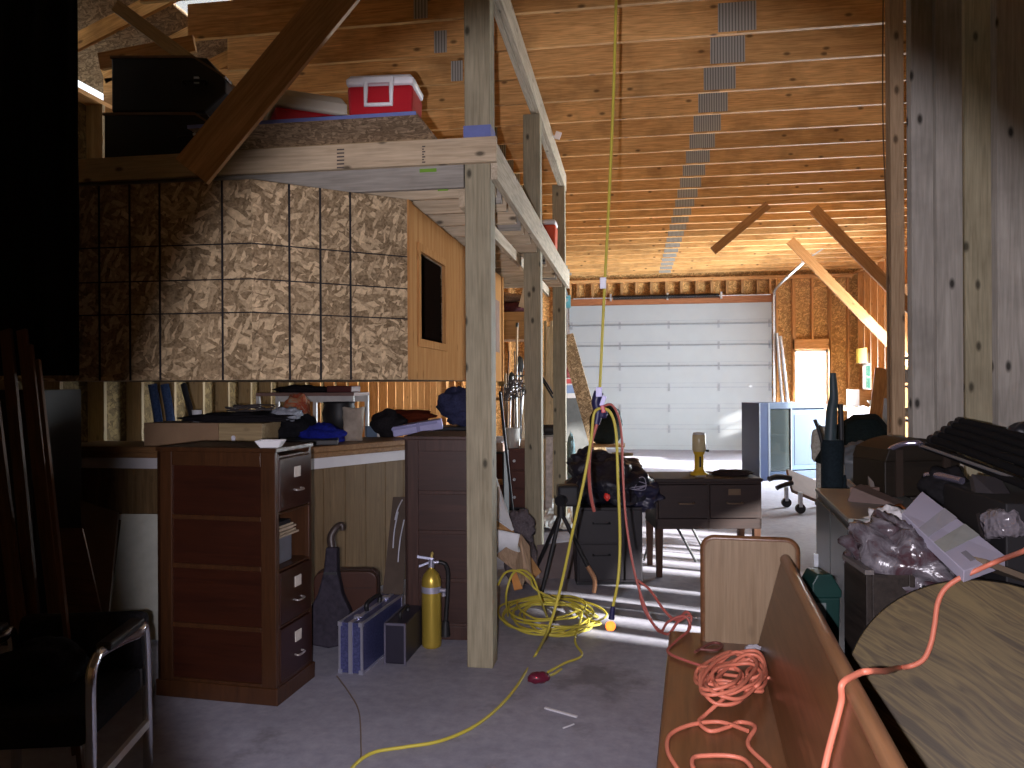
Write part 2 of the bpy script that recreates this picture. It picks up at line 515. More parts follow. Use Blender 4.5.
# back wall studs, cripples, headers
x = XL + .02
while x < XR:
    if DOOR[0] - .06 < x < DOOR[1] + .06: pass
    elif WIN[0] - .05 < x < WIN[1] + .02:
        wall_part(wb, 'stud', x, x + .038, YB, YB + WT, WIN[3] + .26, ZC - .06, M['stud'])
        wall_part(wb, 'stud', x, x + .038, YB, YB + WT, .04, WIN[2] - .04, M['stud'])
    else: wall_part(wb, 'stud', x, x + .038, YB, YB + WT, .04, ZC - .06, M['stud'])
    x += .40
for xs in (DOOR[0] - .05, DOOR[1] + .012, WIN[0] - .05, WIN[1] + .012):
    wall_part(wb, 'stud', xs, xs + .038, YB, YB + WT, .04, ZC - .06, M['stud'])
wall_part(wb, 'window_header', WIN[0] - .05, WIN[1] + .05, YB, YB + WT, WIN[3] + .02, WIN[3] + .26, M['stud'])
wall_part(wb, 'window_sill', WIN[0] - .05, WIN[1] + .05, YB, YB + WT, WIN[2] - .04, WIN[2], M['stud'])
wall_part(wb, 'door_header', DOOR[0] - .1, DOOR[1] + .1, YB - .03, YB + WT, DOOR[3], DOOR[3] + .20, wood('header_board', (.30, .10, .04), (.46, .19, .08), 'X', 10))
wall_part(wb, 'top_plate', XL, XR, YB - .01, YB + WT, ZC - .10, ZC - .02, M['stud'])
x = DOOR[0] + .12
while x < DOOR[1]:
    wall_part(wb, 'cripple_stud', x, x + .06, YB - .0, YB + WT, DOOR[3] + .20, ZC - .10, M['brace']); x += .355

# windows
def window(name, axis, a0, a1, z0, z1, c, side, mull=True, glass_col=(.9, .95, 1)):
    mb = MB(); fw = .045
    def bx(l, h, zl, zh, dd=.03):
        mb.box(*((l, h, c - dd, c + dd, zl, zh) if axis == 'x' else (c - dd, c + dd, l, h, zl, zh)))
    bx(a0, a0 + fw, z0, z1); bx(a1 - fw, a1, z0, z1); bx(a0, a1, z0, z0 + fw); bx(a0, a1, z1 - fw, z1)
    o = struct(mb, name, M['white_paint'])
    mb = MB()
    if mull:
        zm = (z0 + z1) / 2
        bx(a0 + fw, a1 - fw, zm - .012, zm + .012, .015)
        s = mb.build('sash_bar', M['white_paint'], o, world=True)
        mb = MB()
    if axis == 'x': mb.box(a0 + fw, a1 - fw, c - .003, c + .003, z0 + fw, z1 - fw)
    else: mb.box(c - .003, c + .003, a0 + fw, a1 - fw, z0 + fw, z1 - fw)
    g = bpy.data.materials.get('window_glass')
    if not g:
        g = NT('window_glass', .02); g.b.inputs['Transmission Weight'].default_value = 1; g.b.inputs['IOR'].default_value = 1.05; g.b.inputs['Alpha'].default_value = .25; g = g.out((.97, .99, 1))
    mb.build('pane', g, o, world=True)
    return o
window('window_1', 'x', WIN[0], WIN[1], WIN[2], WIN[3], YB + WT - .01, 1, False)
window('window_2', 'y', WSM[0], WSM[1], WSM[2], WSM[3], XR + WT - .02, 1)
# things seen through the small window: a green hedge-like fence outside
mb = MB()
for i in range(5):
    xx = XR + .3 + i * .25
    mb.box(xx, xx + .21, YB + 2.0, YB + 2.06, 0, 3.2)
solo(mb, 'board_fence', plain('teal_fence', (.05, .20, .17), .8, var=.25), 'green upright board fence outside the small right-hand window', 'fence')
mb = MB()
for zz in (.75, 1.0, 1.25):
    mb.box(3.0, 5.6, YB + 4.0, YB + 4.05, zz, zz + .09)
for xx in (3.3, 3.9, 4.5, 5.2): mb.box(xx, xx + .08, YB + 4.05, YB + 4.12, 0, 1.4)
solo(mb, 'rail_fence', plain('pale_fence', (.75, .75, .78), .8), 'pale rail fence outside the bright window in back wall', 'fence')
mb = MB(); mb.box(-30, 40, -20, 60, -.35, -.2)
og = struct(mb, 'ground_outside', plain('pale_ground', (.55, .52, .46), .9)); 

# roof deck, two slopes; a small translucent panel is let into the left slope
xm = (XL + XR) / 2; zr = ZC + 2.3
SK = (-3.95, -3.15, 5.0, 6.5)
def slope(mb, xa, xb, y0, y1, xe, dz=0.0, th=.03):
    f = lambda x: ZC + .34 + (zr - ZC - .34) * abs(x - xe) / abs(xm - xe) + dz
    vs = [(xa, y0, f(xa)), (xb, y0, f(xb)), (xb, y1, f(xb)), (xa, y1, f(xa))]
    vs += [(p, q, r + th) for p, q, r in vs]
    mb.add(vs, [(0, 3, 2, 1), (4, 5, 6, 7), (0, 1, 5, 4), (1, 2, 6, 5), (2, 3, 7, 6), (3, 0, 4, 7)])
mb = MB()
xl_, xr_ = XL - .5, XR + .5
slope(mb, xl_, SK[0], YF - .3, YB + .5, xl_); slope(mb, SK[1], xm, YF - .3, YB + .5, xl_)
slope(mb, SK[0], SK[1], YF - .3, SK[2], xl_); slope(mb, SK[0], SK[1], SK[3], YB + .5, xl_)
slope(mb, xr_, xm, YF - .3, YB + .5, xr_)
struct(mb, 'ceiling', M['osb_z'])
mb = MB(); slope(mb, SK[0] - .05, SK[1] + .05, SK[2] - .05, SK[3] + .05, xl_, .035, .008)
def skyl():
    k = NT('roof_light', .5); w = k.n('ShaderNodeTexWave'); w.inputs['Scale'].default_value = 9; k.l(k.tc.outputs['Object'], w.inputs['Vector'])
    k.b.inputs['Alpha'].default_value = .35
    return k.out(k.ramp(w.outputs['Fac'], [(.3, (.45, .42, .22)), (.7, (.8, .78, .55))]))
struct(mb, 'window_3', skyl())

# trusses
def plate_mat():
    k = NT('nail_plate', .5, .15, .4)
    w = k.n('ShaderNodeTexWave'); w.bands_direction = 'X'; w.inputs['Scale'].default_value = 14; w.inputs['Distortion'].default_value = .3
    k.l(k.tc.outputs['Object'], w.inputs['Vector'])
    return k.out(k.ramp(w.outputs['Fac'], [(.3, (.22, .22, .20)), (.6, (.50, .50, .46))]))
M['plate'] = plate_mat()
TR_Y = [5.82 + .565 * i for i in range(-5, 23)]
TR_LAB = 'pine roof truss, one of many close-set brown chords crossing overhead'
rng = random.Random(3)
for y in TR_Y:
    t = thing('roof_truss', TR_LAB, 'truss', (xm, y, ZC), 0, 'roof trusses')
    js = .77
    xa_ = -3.22 if 4.5 < y < 6.0 else XL - .1
    for a, b in ((xa_, js), (js, XR + .1)):
        o = board('bottom_chord', (a, y, ZC + .13), (b, y, ZC + .13), .26, .038, M['truss'], parent=t)
    for jx, w, h in ((js, .27, .19), (-1.45, .10, .15)):
        mb = MB(); mb.box(jx - w / 2, jx + w / 2, y - .0225, y - .0185, ZC + .015, ZC + .035 + h)
        mb.build('splice_plate', M['plate'], t, world=True)
    # top chords and a few webs up into the roof
    for sx in (XL - .1, XR + .1):
        board('top_chord', (sx, y, ZC + .27), (xm, y, zr - .12), .14, .038, M['truss'], parent=t)
    for wx in (-2.4, 2.9):
        board('web', (wx, y, ZC + .26), (wx + (.9 if wx < 0 else -.9), y, ZC + 1.55), .09, .036, M['truss'], parent=t)

# added slatted opening: upright boards and gaps shape sun streaks on the floor
ws = MB(); ws.box(XR + .02, XR + WT, SLAT[0], SLAT[1], SLAT[2] - .03, SLAT[2]); ws.box(XR + .02, XR + WT, SLAT[0], SLAT[1], SLAT[3], SLAT[3] + .03)
w4 = struct(ws, 'added_slat_opening', M['stud'])
rg = random.Random(21); yy = SLAT[0] + .1
while yy < SLAT[1] - .1:
    wd_ = rg.uniform(.10, .22) * (1.0 if yy < 4.6 else .6)
    mb = MB(); mb.box(XR + WT - .02, XR + WT, yy, min(yy + wd_, SLAT[1]), SLAT[2] - .03, SLAT[3] + .03)
    mb.build('slat', M['stud'], w4, world=True)
    yy += wd_ + rg.uniform(.12, .22) * (1.0 if yy < 4.6 else 1.6)
# ================= garage door =================
gd = thing('garage_door', 'white sectional overhead garage door closed in the back wall', 'garage door', ((DOOR[0] + DOOR[1]) / 2, YB, 0))
DW = plain('door_white', (.33, .35, .365), .45, var=.03, scale=2)
M['seam_grey'] = plain('door_seam', (.25, .26, .28), .5)
NS = 7; sh = DOOR[3] / NS
for i in range(NS):
    z0 = i * sh
    mb = MB()
    x0, x1 = DOOR[0] - .06, DOOR[1] + .06
    mb.box(x0, x1, YB - .06, YB - .012, z0 + .006, z0 + sh - .006)
    mb.mi = 1
    if i < NS - 1: mb.box(x0, x1, YB - .050, YB - .02, z0 + sh - .006, z0 + sh + .006)     # joint
    mb.box(x0 + .02, x1 - .02, YB - .0615, YB - .0585, z0 + sh * .20, z0 + sh * .20 + .006)
    mb.build('door_section', [DW, M['seam_grey']], gd, world=True)
    if i >= NS - 3:   # stiffening struts on the upper sections
        mb = MB(); mb.box(x0, x1, YB - .088, YB - .062, z0 + .0, z0 + .03)
        mb.build('strut', plain('strut_grey', (.22, .23, .25), .5, .2) if 'strut_grey' not in bpy.data.materials else bpy.data.materials['strut_grey'], gd, world=True)
    for hx in (.0, .25, .5, .75, 1.0):
        if i == 0: break
        cx = x0 + .06 + (x1 - x0 - .12) * hx
        mb = MB(); mb.box(cx - .026, cx + .026, YB - .072, YB - .058, z0 - .09, z0 + .09)
        if hx in (0, 1): mb.cyl((cx, YB - .10, z0), (cx + (.06 if hx else -.06), YB - .10, z0), .018, n=10)
        mb.build('hinge', M['seam_grey'], gd, world=True)
mb = MB(); mb.box(2.72, 2.80, YB - .085, YB - .055, 1.50, 1.54); mb.cyl((2.76, YB - .1, 1.52), (2.76, YB - .06, 1.52), .025)
mb.build('lock', M['galv'], gd, world=True)
tr = thing('garage_door_track', 'galvanised curved track running up beside garage door to the ceiling', 'track', (DOOR[1] + .1, YB - .1, 0), group=None)
def track(xs, end):
    mb = MB()
    pts = [(xs, YB - .1, .02), (xs, YB - .1, 1.5), (xs, YB - .1, 3.42), (xs, YB - .16, 3.62), (xs, YB - .42, 3.78), *end]
    pts = [pts[0], pts[1], *catmull(pts[1:], 6)]
    for a, b in zip(pts, pts[1:]):
        if (V(a) - V(b)).length > 1e-6: mb.bar(a, b, .05, .03, up=(1, 0, 0))
    return mb
track(DOOR[1] + .1, [(DOOR[1] + .1, YB - 3.2, 3.93)]).build('rail', M['galv'], tr, world=True)
mb = MB(); mb.bar((DOOR[1] + .1, YB - 3.1, 3.92), (DOOR[1] + .1, YB - 3.1, ZC + .06), .03, .004); mb.bar((DOOR[1] + .1, YB - 3.1, 3.95), (DOOR[1] + .5, YB - 3.1, ZC + .06), .03, .004)
mb.build('hanger_strap', M['galv'], tr, world=True)
t2 = thing('garage_door_track', 'galvanised track at left edge of garage door, mostly behind posts', 'track', (DOOR[0] - .1, YB - .1, 0))
track(DOOR[0] - .1, [(DOOR[0] - .1, YB - 3.2, 3.93)]).build('rail', M['galv'], t2, world=True)
mb = MB(); mb.box(DOOR[0] - .16, DOOR[0] - .02, YB - .16, YB - .1, 3.45, 3.75)
mb.build('bracket', plain('teal_metal', (.10, .30, .34), .5), t2, world=True)
sp = thing('torsion_spring', 'long black torsion spring on bar above garage door', 'spring', (.9, YB - .12, DOOR[3] + .15))
mb = MB(); mb.cyl((DOOR[0] + .05, YB - .12, DOOR[3] + .17), (DOOR[1] + .02, YB - .12, DOOR[3] + .17), .014); mb.build('shaft', M['galv'], sp, world=True)
mb = MB()
hel = [(-.45 + 2.5 * i / 900, YB - .12 + .045 * math.cos(i * .7), DOOR[3] + .17 + .045 * math.sin(i * .7)) for i in range(900)]
mb.tube(hel, .010, 5, raw=True); mb.build('coil', M['dark'], sp, world=True)
for bx in (-.5, .85, 2.1):
    mb = MB(); mb.box(bx - .02, bx + .02, YB - .14, YB - .034, DOOR[3] + .1, DOOR[3] + .26); mb.build('bracket', M['galv'], sp, world=True)

# ================= posts =================
PX = -.78                      # right-hand faces of the loft posts
def post(label, y, z1, x=PX, w=.148, cat='post', seam=None, tape=None, mat='treated'):
    t = thing('timber_post', label, cat, (x - w / 2, y, 0))
    board('shaft', (x - w / 2, y, 0), (x - w / 2, y, z1), w, w, M[mat], up=(0, 1, 0), bevel=.006, parent=t)
    return t
Y1, Y2, Y3 = 4.33, 6.72, 9.2
p1 = post('nearest thick square timber post, reaching from concrete to ceiling', Y1, 3.95)
zt = P(474, 129, 4.25).z
mb = MB(); mb.box(PX - .154, PX + .003, Y1 - .0755, Y1 + .0755, zt - .046, zt + .05); mb.build('tape_band', M['blue_tape'], p1, world=True)['label'] = 'blue tape wrapped round post'
post('middle timber post standing between the nearest one and the far one', Y2, 3.95, mat='treated')
post('farthest of the three timber posts under the loft edge', Y3, 3.97)
# post on the right with knots and nails
pr = ray(896, 384) * 4.6
rp = thing('slim_post', 'slim single-stud post standing right of the aisle, floor to ceiling', 'post', (pr.x, pr.y, 0))
board('shaft', (pr.x, pr.y, 0), (pr.x, pr.y, ZC - .0), .09, .076, wood('post_brown', (.30, .20, .12), (.48, .34, .21), 'X', 12, .8, .8, .05, spec=.1), up=(0, 1, 0), parent=rp)
mb = MB(); a = ray(886, 384) * 4.55
mb.tube([(a.x, a.y, ZC), (a.x - .01, a.y, 3.2), (a.x + .012, a.y, 2.4), (a.x + .02, a.y, 1.3)], .004, 6); mb.build('cable', plain('brown_cable', (.10, .05, .02), .6), rp, world=True)

# upper girder on the posts
g = thing('ceiling_girder', 'doubled weathered plank girder under trusses, carried on the posts', 'girder', (PX - .05, 6.3, 3.95)); g['kind'] = 'thing'
board('plank', (PX - .019, 2.6, 4.045), (PX - .019, 9.40, 4.045), .19, .038, M['girder'], parent=g)
board('plank', (PX - .060, 2.6, 4.045), (PX - .060, 9.40, 4.045), .19, .038, M['girder'], parent=g)
mb = MB(); q = P(559, 131, 7.75)
mb.cbox((PX + .055, q.y, 4.10), (.06, .012, .075), Matrix.Rotation(.35, 3, 'Y')); mb.box(PX, PX + .03, q.y - .004, q.y + .004, 4.09, 4.10)
solo(mb, 'hanging_paper_tag', M['white_tag'], 'small white tag stuck out from the weathered ceiling girder', 'tag')

# ================= loft =================
LX0 = XL + .02
LZ = 2.74
lg = thing('loft_girder', 'pale doubled plank girder along the aisle edge of loft', 'girder', (PX, 6.7, 2.7)); lg['kind'] = 'thing'
board('plank', (PX + .0205, Y1 - .072, 2.85), (PX + .0205, Y3 + .1, 2.85), .20, .038, M['girder'], parent=lg)
board('ledger', (PX - .20, Y1 + .08, 2.685), (PX - .20, Y3 - .05, 2.685), .09, .038, M['loft_wood'], parent=lg)
for i, (a, b) in enumerate(((4.75, .2), (5.6, .2), (7.2, .2), (8.3, .2))):
    board('block', (PX - .02, a, 2.80), (PX - .20, a, 2.80), .14, .04, M['grey_wood'], parent=lg)
fg = thing('loft_front_girder', 'long knotty plank girder across the front of loft', 'girder', (-2.7, 4.24, LZ)); fg['kind'] = 'thing'
board('upper_plank', (LX0, 4.235, 2.91), (PX + .04, 4.235, 2.91), .14, .038, M['loft_wood'], parent=fg)
board('lower_plank', (LX0, 4.30, 2.79), (PX - .16, 4.30, 2.79), .14, .038, M['grey_wood'], parent=fg)
# stamped marks on the upper plank
mb = MB()
yf = 4.2145
def on_plank(px, py): 
    r = ray(px, py); d = yf / r.y
    return V((r.x * d, yf, H + r.z * d))
for i in range(6):
    c = on_plank(340.5, 149.5 + i * 3.6); mb.box(c.x - .022, c.x + .022, yf, yf + .003, c.z - .004, c.z + .004)
mb.build('grade_stamp', plain('stamp_ink', (.10, .08, .07), .8), fg, world=True)
mb = MB()
for i in range(7):
    c = on_plank(423.5, 146.5 + i * 2.6); mb.box(c.x - .008, c.x + .010 - (i % 2) * .008, yf, yf + .003, c.z - .0035, c.z + .0035)
mb.build('grade_stamp', bpy.data.materials['stamp_ink'], fg, world=True)
mb = MB(); c = on_plank(425, 169); 
mb.box(c.x - .05, c.x + .05, 4.2795, 4.2815, c.z + .0, c.z + .02); c = on_plank(440, 188); mb.box(c.x - .03, c.x + .03, 4.2795, 4.2815, c.z - .0, c.z + .009)
mb.build('paint_smear', plain('green_paint', (.16, .32, .03), .7), fg, world=True)
y = 4.62; k = 0
while y < Y3 + .05:
    board('loft_joist', (LX0, y, LZ + .09), (PX - .03, y, LZ + .09), .18, .038, M['loft_wood'], 'floor joist carrying the loft deck, one of an even row', 'joist', 'loft joists')
    y += .40
mb = MB(); mb.box(LX0, PX - .152, 4.26, Y3 + .1, LZ + .182, LZ + .20)
solo(mb, 'loft_deck', M['osb_z'], 'strand-board deck of the storage loft, seen from below', 'deck', kind='thing')
LD = LZ + .20                   # 2.94 deck surface

# ================= strand-board booth hung under the loft =================
BZ0, BZ1 = 1.63, 2.715
A = (-2.03, 3.90); B = (-1.334, 4.487); BY = 7.95; BX0 = -3.55
bo = thing('booth', 'large strand-board booth with plywood window side, hung below loft', 'booth', (-2.4, 5.5, BZ0))
def panel(name, a, b, mat, seams_v=(), seams_z=(), th=.014, hole=None, z0=BZ0, z1=BZ1):
    """a vertical panel from a to b (outer face), seam strips given as fractions / heights"""
    a = V((a[0], a[1], 0)); b = V((b[0], b[1], 0)); d = b - a; L = d.length; d.normalize(); n = V((d.y, -d.x, 0))
    me = MB()
    if hole: wall_panel(me, 'x', 0, L, 0, z1 - z0, 0, th, [hole])
    else: me.box(0, L, 0, th, 0, z1 - z0)
    me.mi = 1
    for s_ in seams_v: me.box(s_ * L - .006, s_ * L + .006, -.002, .002, 0, z1 - z0)
    for s_ in seams_z: me.box(0, L, -.0018, .002, s_ - z0 - .0035, s_ - z0 + .0035)
    o = me.build(name, [mat, M['black_seam']])
    off = o.location.copy()
    for v_ in o.data.vertices: v_.co += off
    q = Matrix((d, -n, V((0, 0, 1)))).transposed().to_4x4()
    o.matrix_basis = Matrix.Translation(a + V((0, 0, z0))) @ q
    o.parent = bo; o.matrix_parent_inverse = bo.matrix_basis.inverted()
    return o
def zb(py): return H + (384 - py) / FPX * 4.17
sz = [zb(242), zb(277.5), zb(311)]
def fr(px, a, b):
    r = ray(px, 384); dx, dy = b[0] - a[0], b[1] - a[1]
    # intersection of the sight line with the panel line
    den = r.x * dy - r.y * dx
    t = (r.y * a[0] - r.x * a[1]) / den
    return t
F0 = (BX0, 3.90 - .03)
panel('front_panel', F0, A, M['osb'], [fr(p, F0, A) for p in (100, 130.5, 160.5, 223)], sz)
panel('corner_panel', A, B, M['osb'], [fr(p, A, B) for p in (290, 321, 351)], sz)
hy0 = (fr(420, B, (B[0], BY))) * (BY - B[1]); hy1 = fr(444.5, B, (B[0], BY)) * (BY - B[1])
hz0 = 1.63 + .26; hz1 = 2.45
panel('side_panel', B, (B[0], BY), M['ply'], hole=(hy0, hy1, hz0 - BZ0, hz1 - BZ0))
# window trim; a dark sheet added behind it stands for the unlit inside
mb = MB()
ya, yb2 = B[1] + hy0, B[1] + hy1
for (y0, y1, z0, z1) in ((ya - .05, ya, hz0 - .05, hz1 + .05), (yb2, yb2 + .05, hz0 - .05, hz1 + .05), (ya, yb2, hz1, hz1 + .05), (ya, yb2, hz0 - .05, hz0)):
    mb.box(B[0], B[0] + .012, y0, y1, z0, z1)
mb.build('window_trim', M['ply'], bo, world=True)
mb = MB(); mb.box(B[0] - .45, B[0] - .43, ya - .3, yb2 + 1.6, BZ0 + .04, BZ1 - .02); mb.build('unlit_inside_sheet', plain('inner_dark', (.05, .022, .008), .8), bo, world=True)
mb = MB(); mb.box(BX0, B[0] - .02, 4.6, BY, BZ0, BZ0 + .03)
mb.add([(BX0, 3.9, BZ0), (A[0], A[1] + .02, BZ0), (B[0] - .02, 4.6, BZ0), (BX0, 4.6, BZ0), (BX0, 3.9, BZ0 + .03), (A[0], A[1] + .02, BZ0 + .03), (B[0] - .02, 4.6, BZ0 + .03), (BX0, 4.6, BZ0 + .03)], [(0, 3, 2, 1), (4, 5, 6, 7), (0, 1, 5, 4), (1, 2, 6, 5), (2, 3, 7, 6), (3, 0, 4, 7)])
mb.build('floor_panel', M['osb_z'], bo, world=True)
panel('end_panel', (B[0], BY - .03), (BX0, BY - .03), M['osb'])
panel('left_panel', (BX0, BY), (BX0, 3.9), M['osb_x'])
# corner battens and the far window slot seen right of the near post
for (x, yy) in ((B[0] - .004, B[1] + .035), (B[0] - .004, BY - .04)):
    mb = MB(); mb.box(x, x + .016, yy - .035, yy + .04, BZ0, BZ1); mb.build('corner_batten', M['ply'], bo, world=True)
sy0 = fr(494, B, (B[0], BY)) * (BY - B[1]) + B[1]; sy1 = fr(499.5, B, (B[0], BY)) * (BY - B[1]) + B[1]
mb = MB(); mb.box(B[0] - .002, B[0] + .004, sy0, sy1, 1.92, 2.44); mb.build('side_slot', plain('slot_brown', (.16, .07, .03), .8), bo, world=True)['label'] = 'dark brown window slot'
# hangers from the joists
mb = MB()
for yy in (5.02, 6.22, 7.42):
    for xx in (BX0 + .2, -2.4, B[0] - .2):
        mb.box(xx - .02, xx + .02, yy - .02, yy + .02, BZ1 - .3, LZ)
mb.build('hanger', M['stud_pale'], bo, world=True)

# ================= on the loft =================
def yat(px, y):  # x of a sight column on the plane y
    r = ray(px, 384); return r.x / r.y * y
# overhanging sheet with a blue painted edge
sx1 = -1.087; sy = 3.83; zs = LD + .045
sh_ = thing('overhanging_sheet', 'strand-board sheet overhanging the loft front, blue painted edge', 'board', (-2.0, 4.3, LD + .04))
mb = MB(); mb.box(-2.36, sx1, sy, 5.3, zs, zs + .014); mb.build('sheet', M['osb_z'], sh_, world=True)
mb = MB(); mb.box(-2.36, sx1, sy - .002, sy, zs - .001, zs + .018); mb.build('edge', M['blue_tape'], sh_, world=True)['label'] = 'blue painted front edge'
mb = MB(); mb.box(-2.36, sx1 - .03, 4.217, 4.253, 2.98, zs); mb.box(-2.36, sx1 - .03, 5.1, 5.14, LD, zs); mb.build('batten', M['stud_pale'], sh_, world=True)
ZS = zs + .014
M['red_plastic'] = plain('red_plastic', (.42, .012, .022), .35, var=.05)
M['cooler_white'] = plain('cooler_white', (.76, .76, .78), .4, var=.04)
M['cooler_beige'] = plain('cooler_beige', (.58, .54, .44), .5, var=.06)
M['orange_red'] = plain('orange_red', (.62, .07, .02), .4, var=.05)
def cooler(label, loc, rz, w, d, h, red, lidm, lid=.28, handle=True, domed=False):
    t = thing('cooler', label, 'cooler', loc, rz)
    hb = h * (1 - lid)
    mb = MB(); vs = []
    for z, k in ((0, .93), (hb, 1)):
        vs += [(-w / 2 * k, -d / 2 * k, z), (w / 2 * k, -d / 2 * k, z), (w / 2 * k, d / 2 * k, z), (-w / 2 * k, d / 2 * k, z)]
    mb.add(vs, [(3, 2, 1, 0), (4, 5, 6, 7), (0, 1, 5, 4), (1, 2, 6, 5), (2, 3, 7, 6), (3, 0, 4, 7)])
    mb.build('body', red, t, bevel=.02)
    mb = MB(); vs = []
    for z, k in ((hb, 1.03), (hb + h * lid * .55, 1.03), (h, .90)):
        vs += [(-w / 2 * k, -d / 2 * k, z), (w / 2 * k, -d / 2 * k, z), (w / 2 * k, d / 2 * k, z), (-w / 2 * k, d / 2 * k, z)]
    fs = [(3, 2, 1, 0), (8, 9, 10, 11)]
    for o_ in (0, 4):
        for k in range(4): fs.append((o_ + k, o_ + (k + 1) % 4, o_ + 4 + (k + 1) % 4, o_ + 4 + k))
    mb.add(vs, fs); mb.build('lid', lidm, t, bevel=.018)
    if handle:
        mb = MB(); yf_ = -d / 2 - .018; hw = w * .19
        mb.tube([(-hw, yf_, hb + .01), (-hw, yf_ - .004, hb * .48), (hw, yf_ - .004, hb * .48), (hw, yf_, hb + .01)], .014, 8, raw=True)
        mb.cbox((0, yf_, hb + .015), (2 * hw + .03, .025, .03)); mb.build('handle', lidm, t)
    return t
q = PZ(386, 4.3, ZS)
cooler('red cooler with white lid and white swing handle on loft sheet', (q.x, q.y, ZS), R(4), .365, .28, .285, M['red_plastic'], M['cooler_white'], .22)
q = PZ(294, 4.5, ZS)
cooler('longer red cooler with dull beige lid, partly behind the diagonal brace', (q.x + .0, q.y + .12, ZS), R(34), .40, .56, .27, M['red_plastic'], M['cooler_beige'], .42, False)
q = ray(546, 384) * (Y3 - 1.0)
cooler('orange-red cooler with white lid far back on loft edge', (PX - .14, 8.35, LD), R(0), .24, .26, .43, M['orange_red'], M['cooler_white'], .14, False)
# black stacked cases
def case(label, c, w, d, h, cut):
    t = thing('equipment_case', label, 'case', c, TH, 'black cases on loft')
    mb = MB(); mb.prism([(-w / 2, 0), (w / 2 - cut, 0), (w / 2, cut * .9), (w / 2, h * .55), (w / 2 - cut * .9, h * .98), (w / 2 - cut * 1.6, h), (-w / 2, h)], -d / 2, d / 2)
    mb.build('shell', M['black_plastic'], t, bevel=.012)
    mb = MB(); mb.box(-w / 2 - .004, w / 2 - cut * 1.5, -d / 2 - .006, d / 2, h - .012, h + .004); mb.bar((w / 2 - cut * 1.5, -d / 2 + .05, h - .004), (w / 2 + .0, -d / 2 + .05, h * .62), .012, .11); mb.build('rim', plain('case_rim', (.14, .085, .05), .6), t)
    mb = MB(); mb.tube([(.12, -d / 2 - .03, h * .45), (.12, -d / 2 - .05, h * .5), (.24, -d / 2 - .05, h * .5), (.24, -d / 2 - .03, h * .45)], .01, 6); mb.build('handle', M['dark'], t)
    mb = MB(); mb.box(w / 2 - .19, w / 2 - .16, -d / 2 - .012, -d / 2, h * .5, h * .62); mb.build('latch', M['galv'], t)
q = PZ(160, 4.75, LD)
case('lower black equipment case at dark left end of loft', (q.x, q.y + .27, LD), .74, .6, .33, .12)
case('upper black equipment case with clipped corner on dark loft', (q.x + .03, q.y + .27, LD + .336), .70, .6, .34, .13)
# braces
board('knee_brace', P(192, 172, 3.83), P(362, -34, 3.9), .19, .038, M['brace'], 'wide brown diagonal brace rising right from loft front to trusses', 'brace', up=(0, 0, 1))
b0, b1 = P(116, 6, 5.5), P(246, 102, 5.5)
board('diagonal_board', b0, b1, .09, .038, M['stud_pale'], 'thin pale-edged diagonal board sloping down behind the black cases', 'brace')
board('cross_board', P(100, 62, 5.6), P(195, 44, 5.6), .12, .038, M['brace'], 'short brown board above the stacked black cases', 'board')
# knee braces from the right-hand wall to the trusses
def wallbrace(label, pt, dd, cat='brace', t=(1, 1)):
    a = P(*pt, dd); 
    b = V((XR + .0, a.y, a.z - (XR - a.x) * 1.12))
    board('knee_brace', a + V((-.05, 0, .05)), b, .16, .038, M['stud'] if t[0] else M['brace'], label, cat)
wallbrace('pale nail-studded diagonal brace from ceiling down to right wall, the lower one', (793, 243), 13.3)
wallbrace('darker diagonal brace from ceiling passing behind the slim post', (817, 212), 11.2, t=(0, 1))
board('hanging_board', P(768, 205, 11.0), P(713, 251, 11.0), .12, .038, M['brace'], 'short loose board hanging slantwise from the ceiling trusses', 'board')

# tall rough studs along the right side
def stud_at(px0, px1, d, label, tint='grey_wood', th=.05):
    a = ray(px0, 384) * d; b = ray(px1, 384) * d
    m_ = (a + b) / 2; w = (b - a).length
    dv = (b - a).normalized()
    o = board('tall_plank', (m_.x, m_.y, 0), (m_.x, m_.y, ZC - .0), w - .012, th, M[tint], label, 'plank', 'tall planks', up=(dv.x, dv.y, 0))
    return o
stud_at(909, 933.5, 3.95, 'leftmost tall grey plank of the upright row at right')
stud_at(933.5, 962, 3.92, 'second tall grey plank from the left in the upright row')
stud_at(962.5, 992.5, 4.12, 'third tall plank, set back and yellower, in upright row', 'treated')
stud_at(994, 1030, 3.75, 'tall plank at right edge of picture, nearest the pipes')
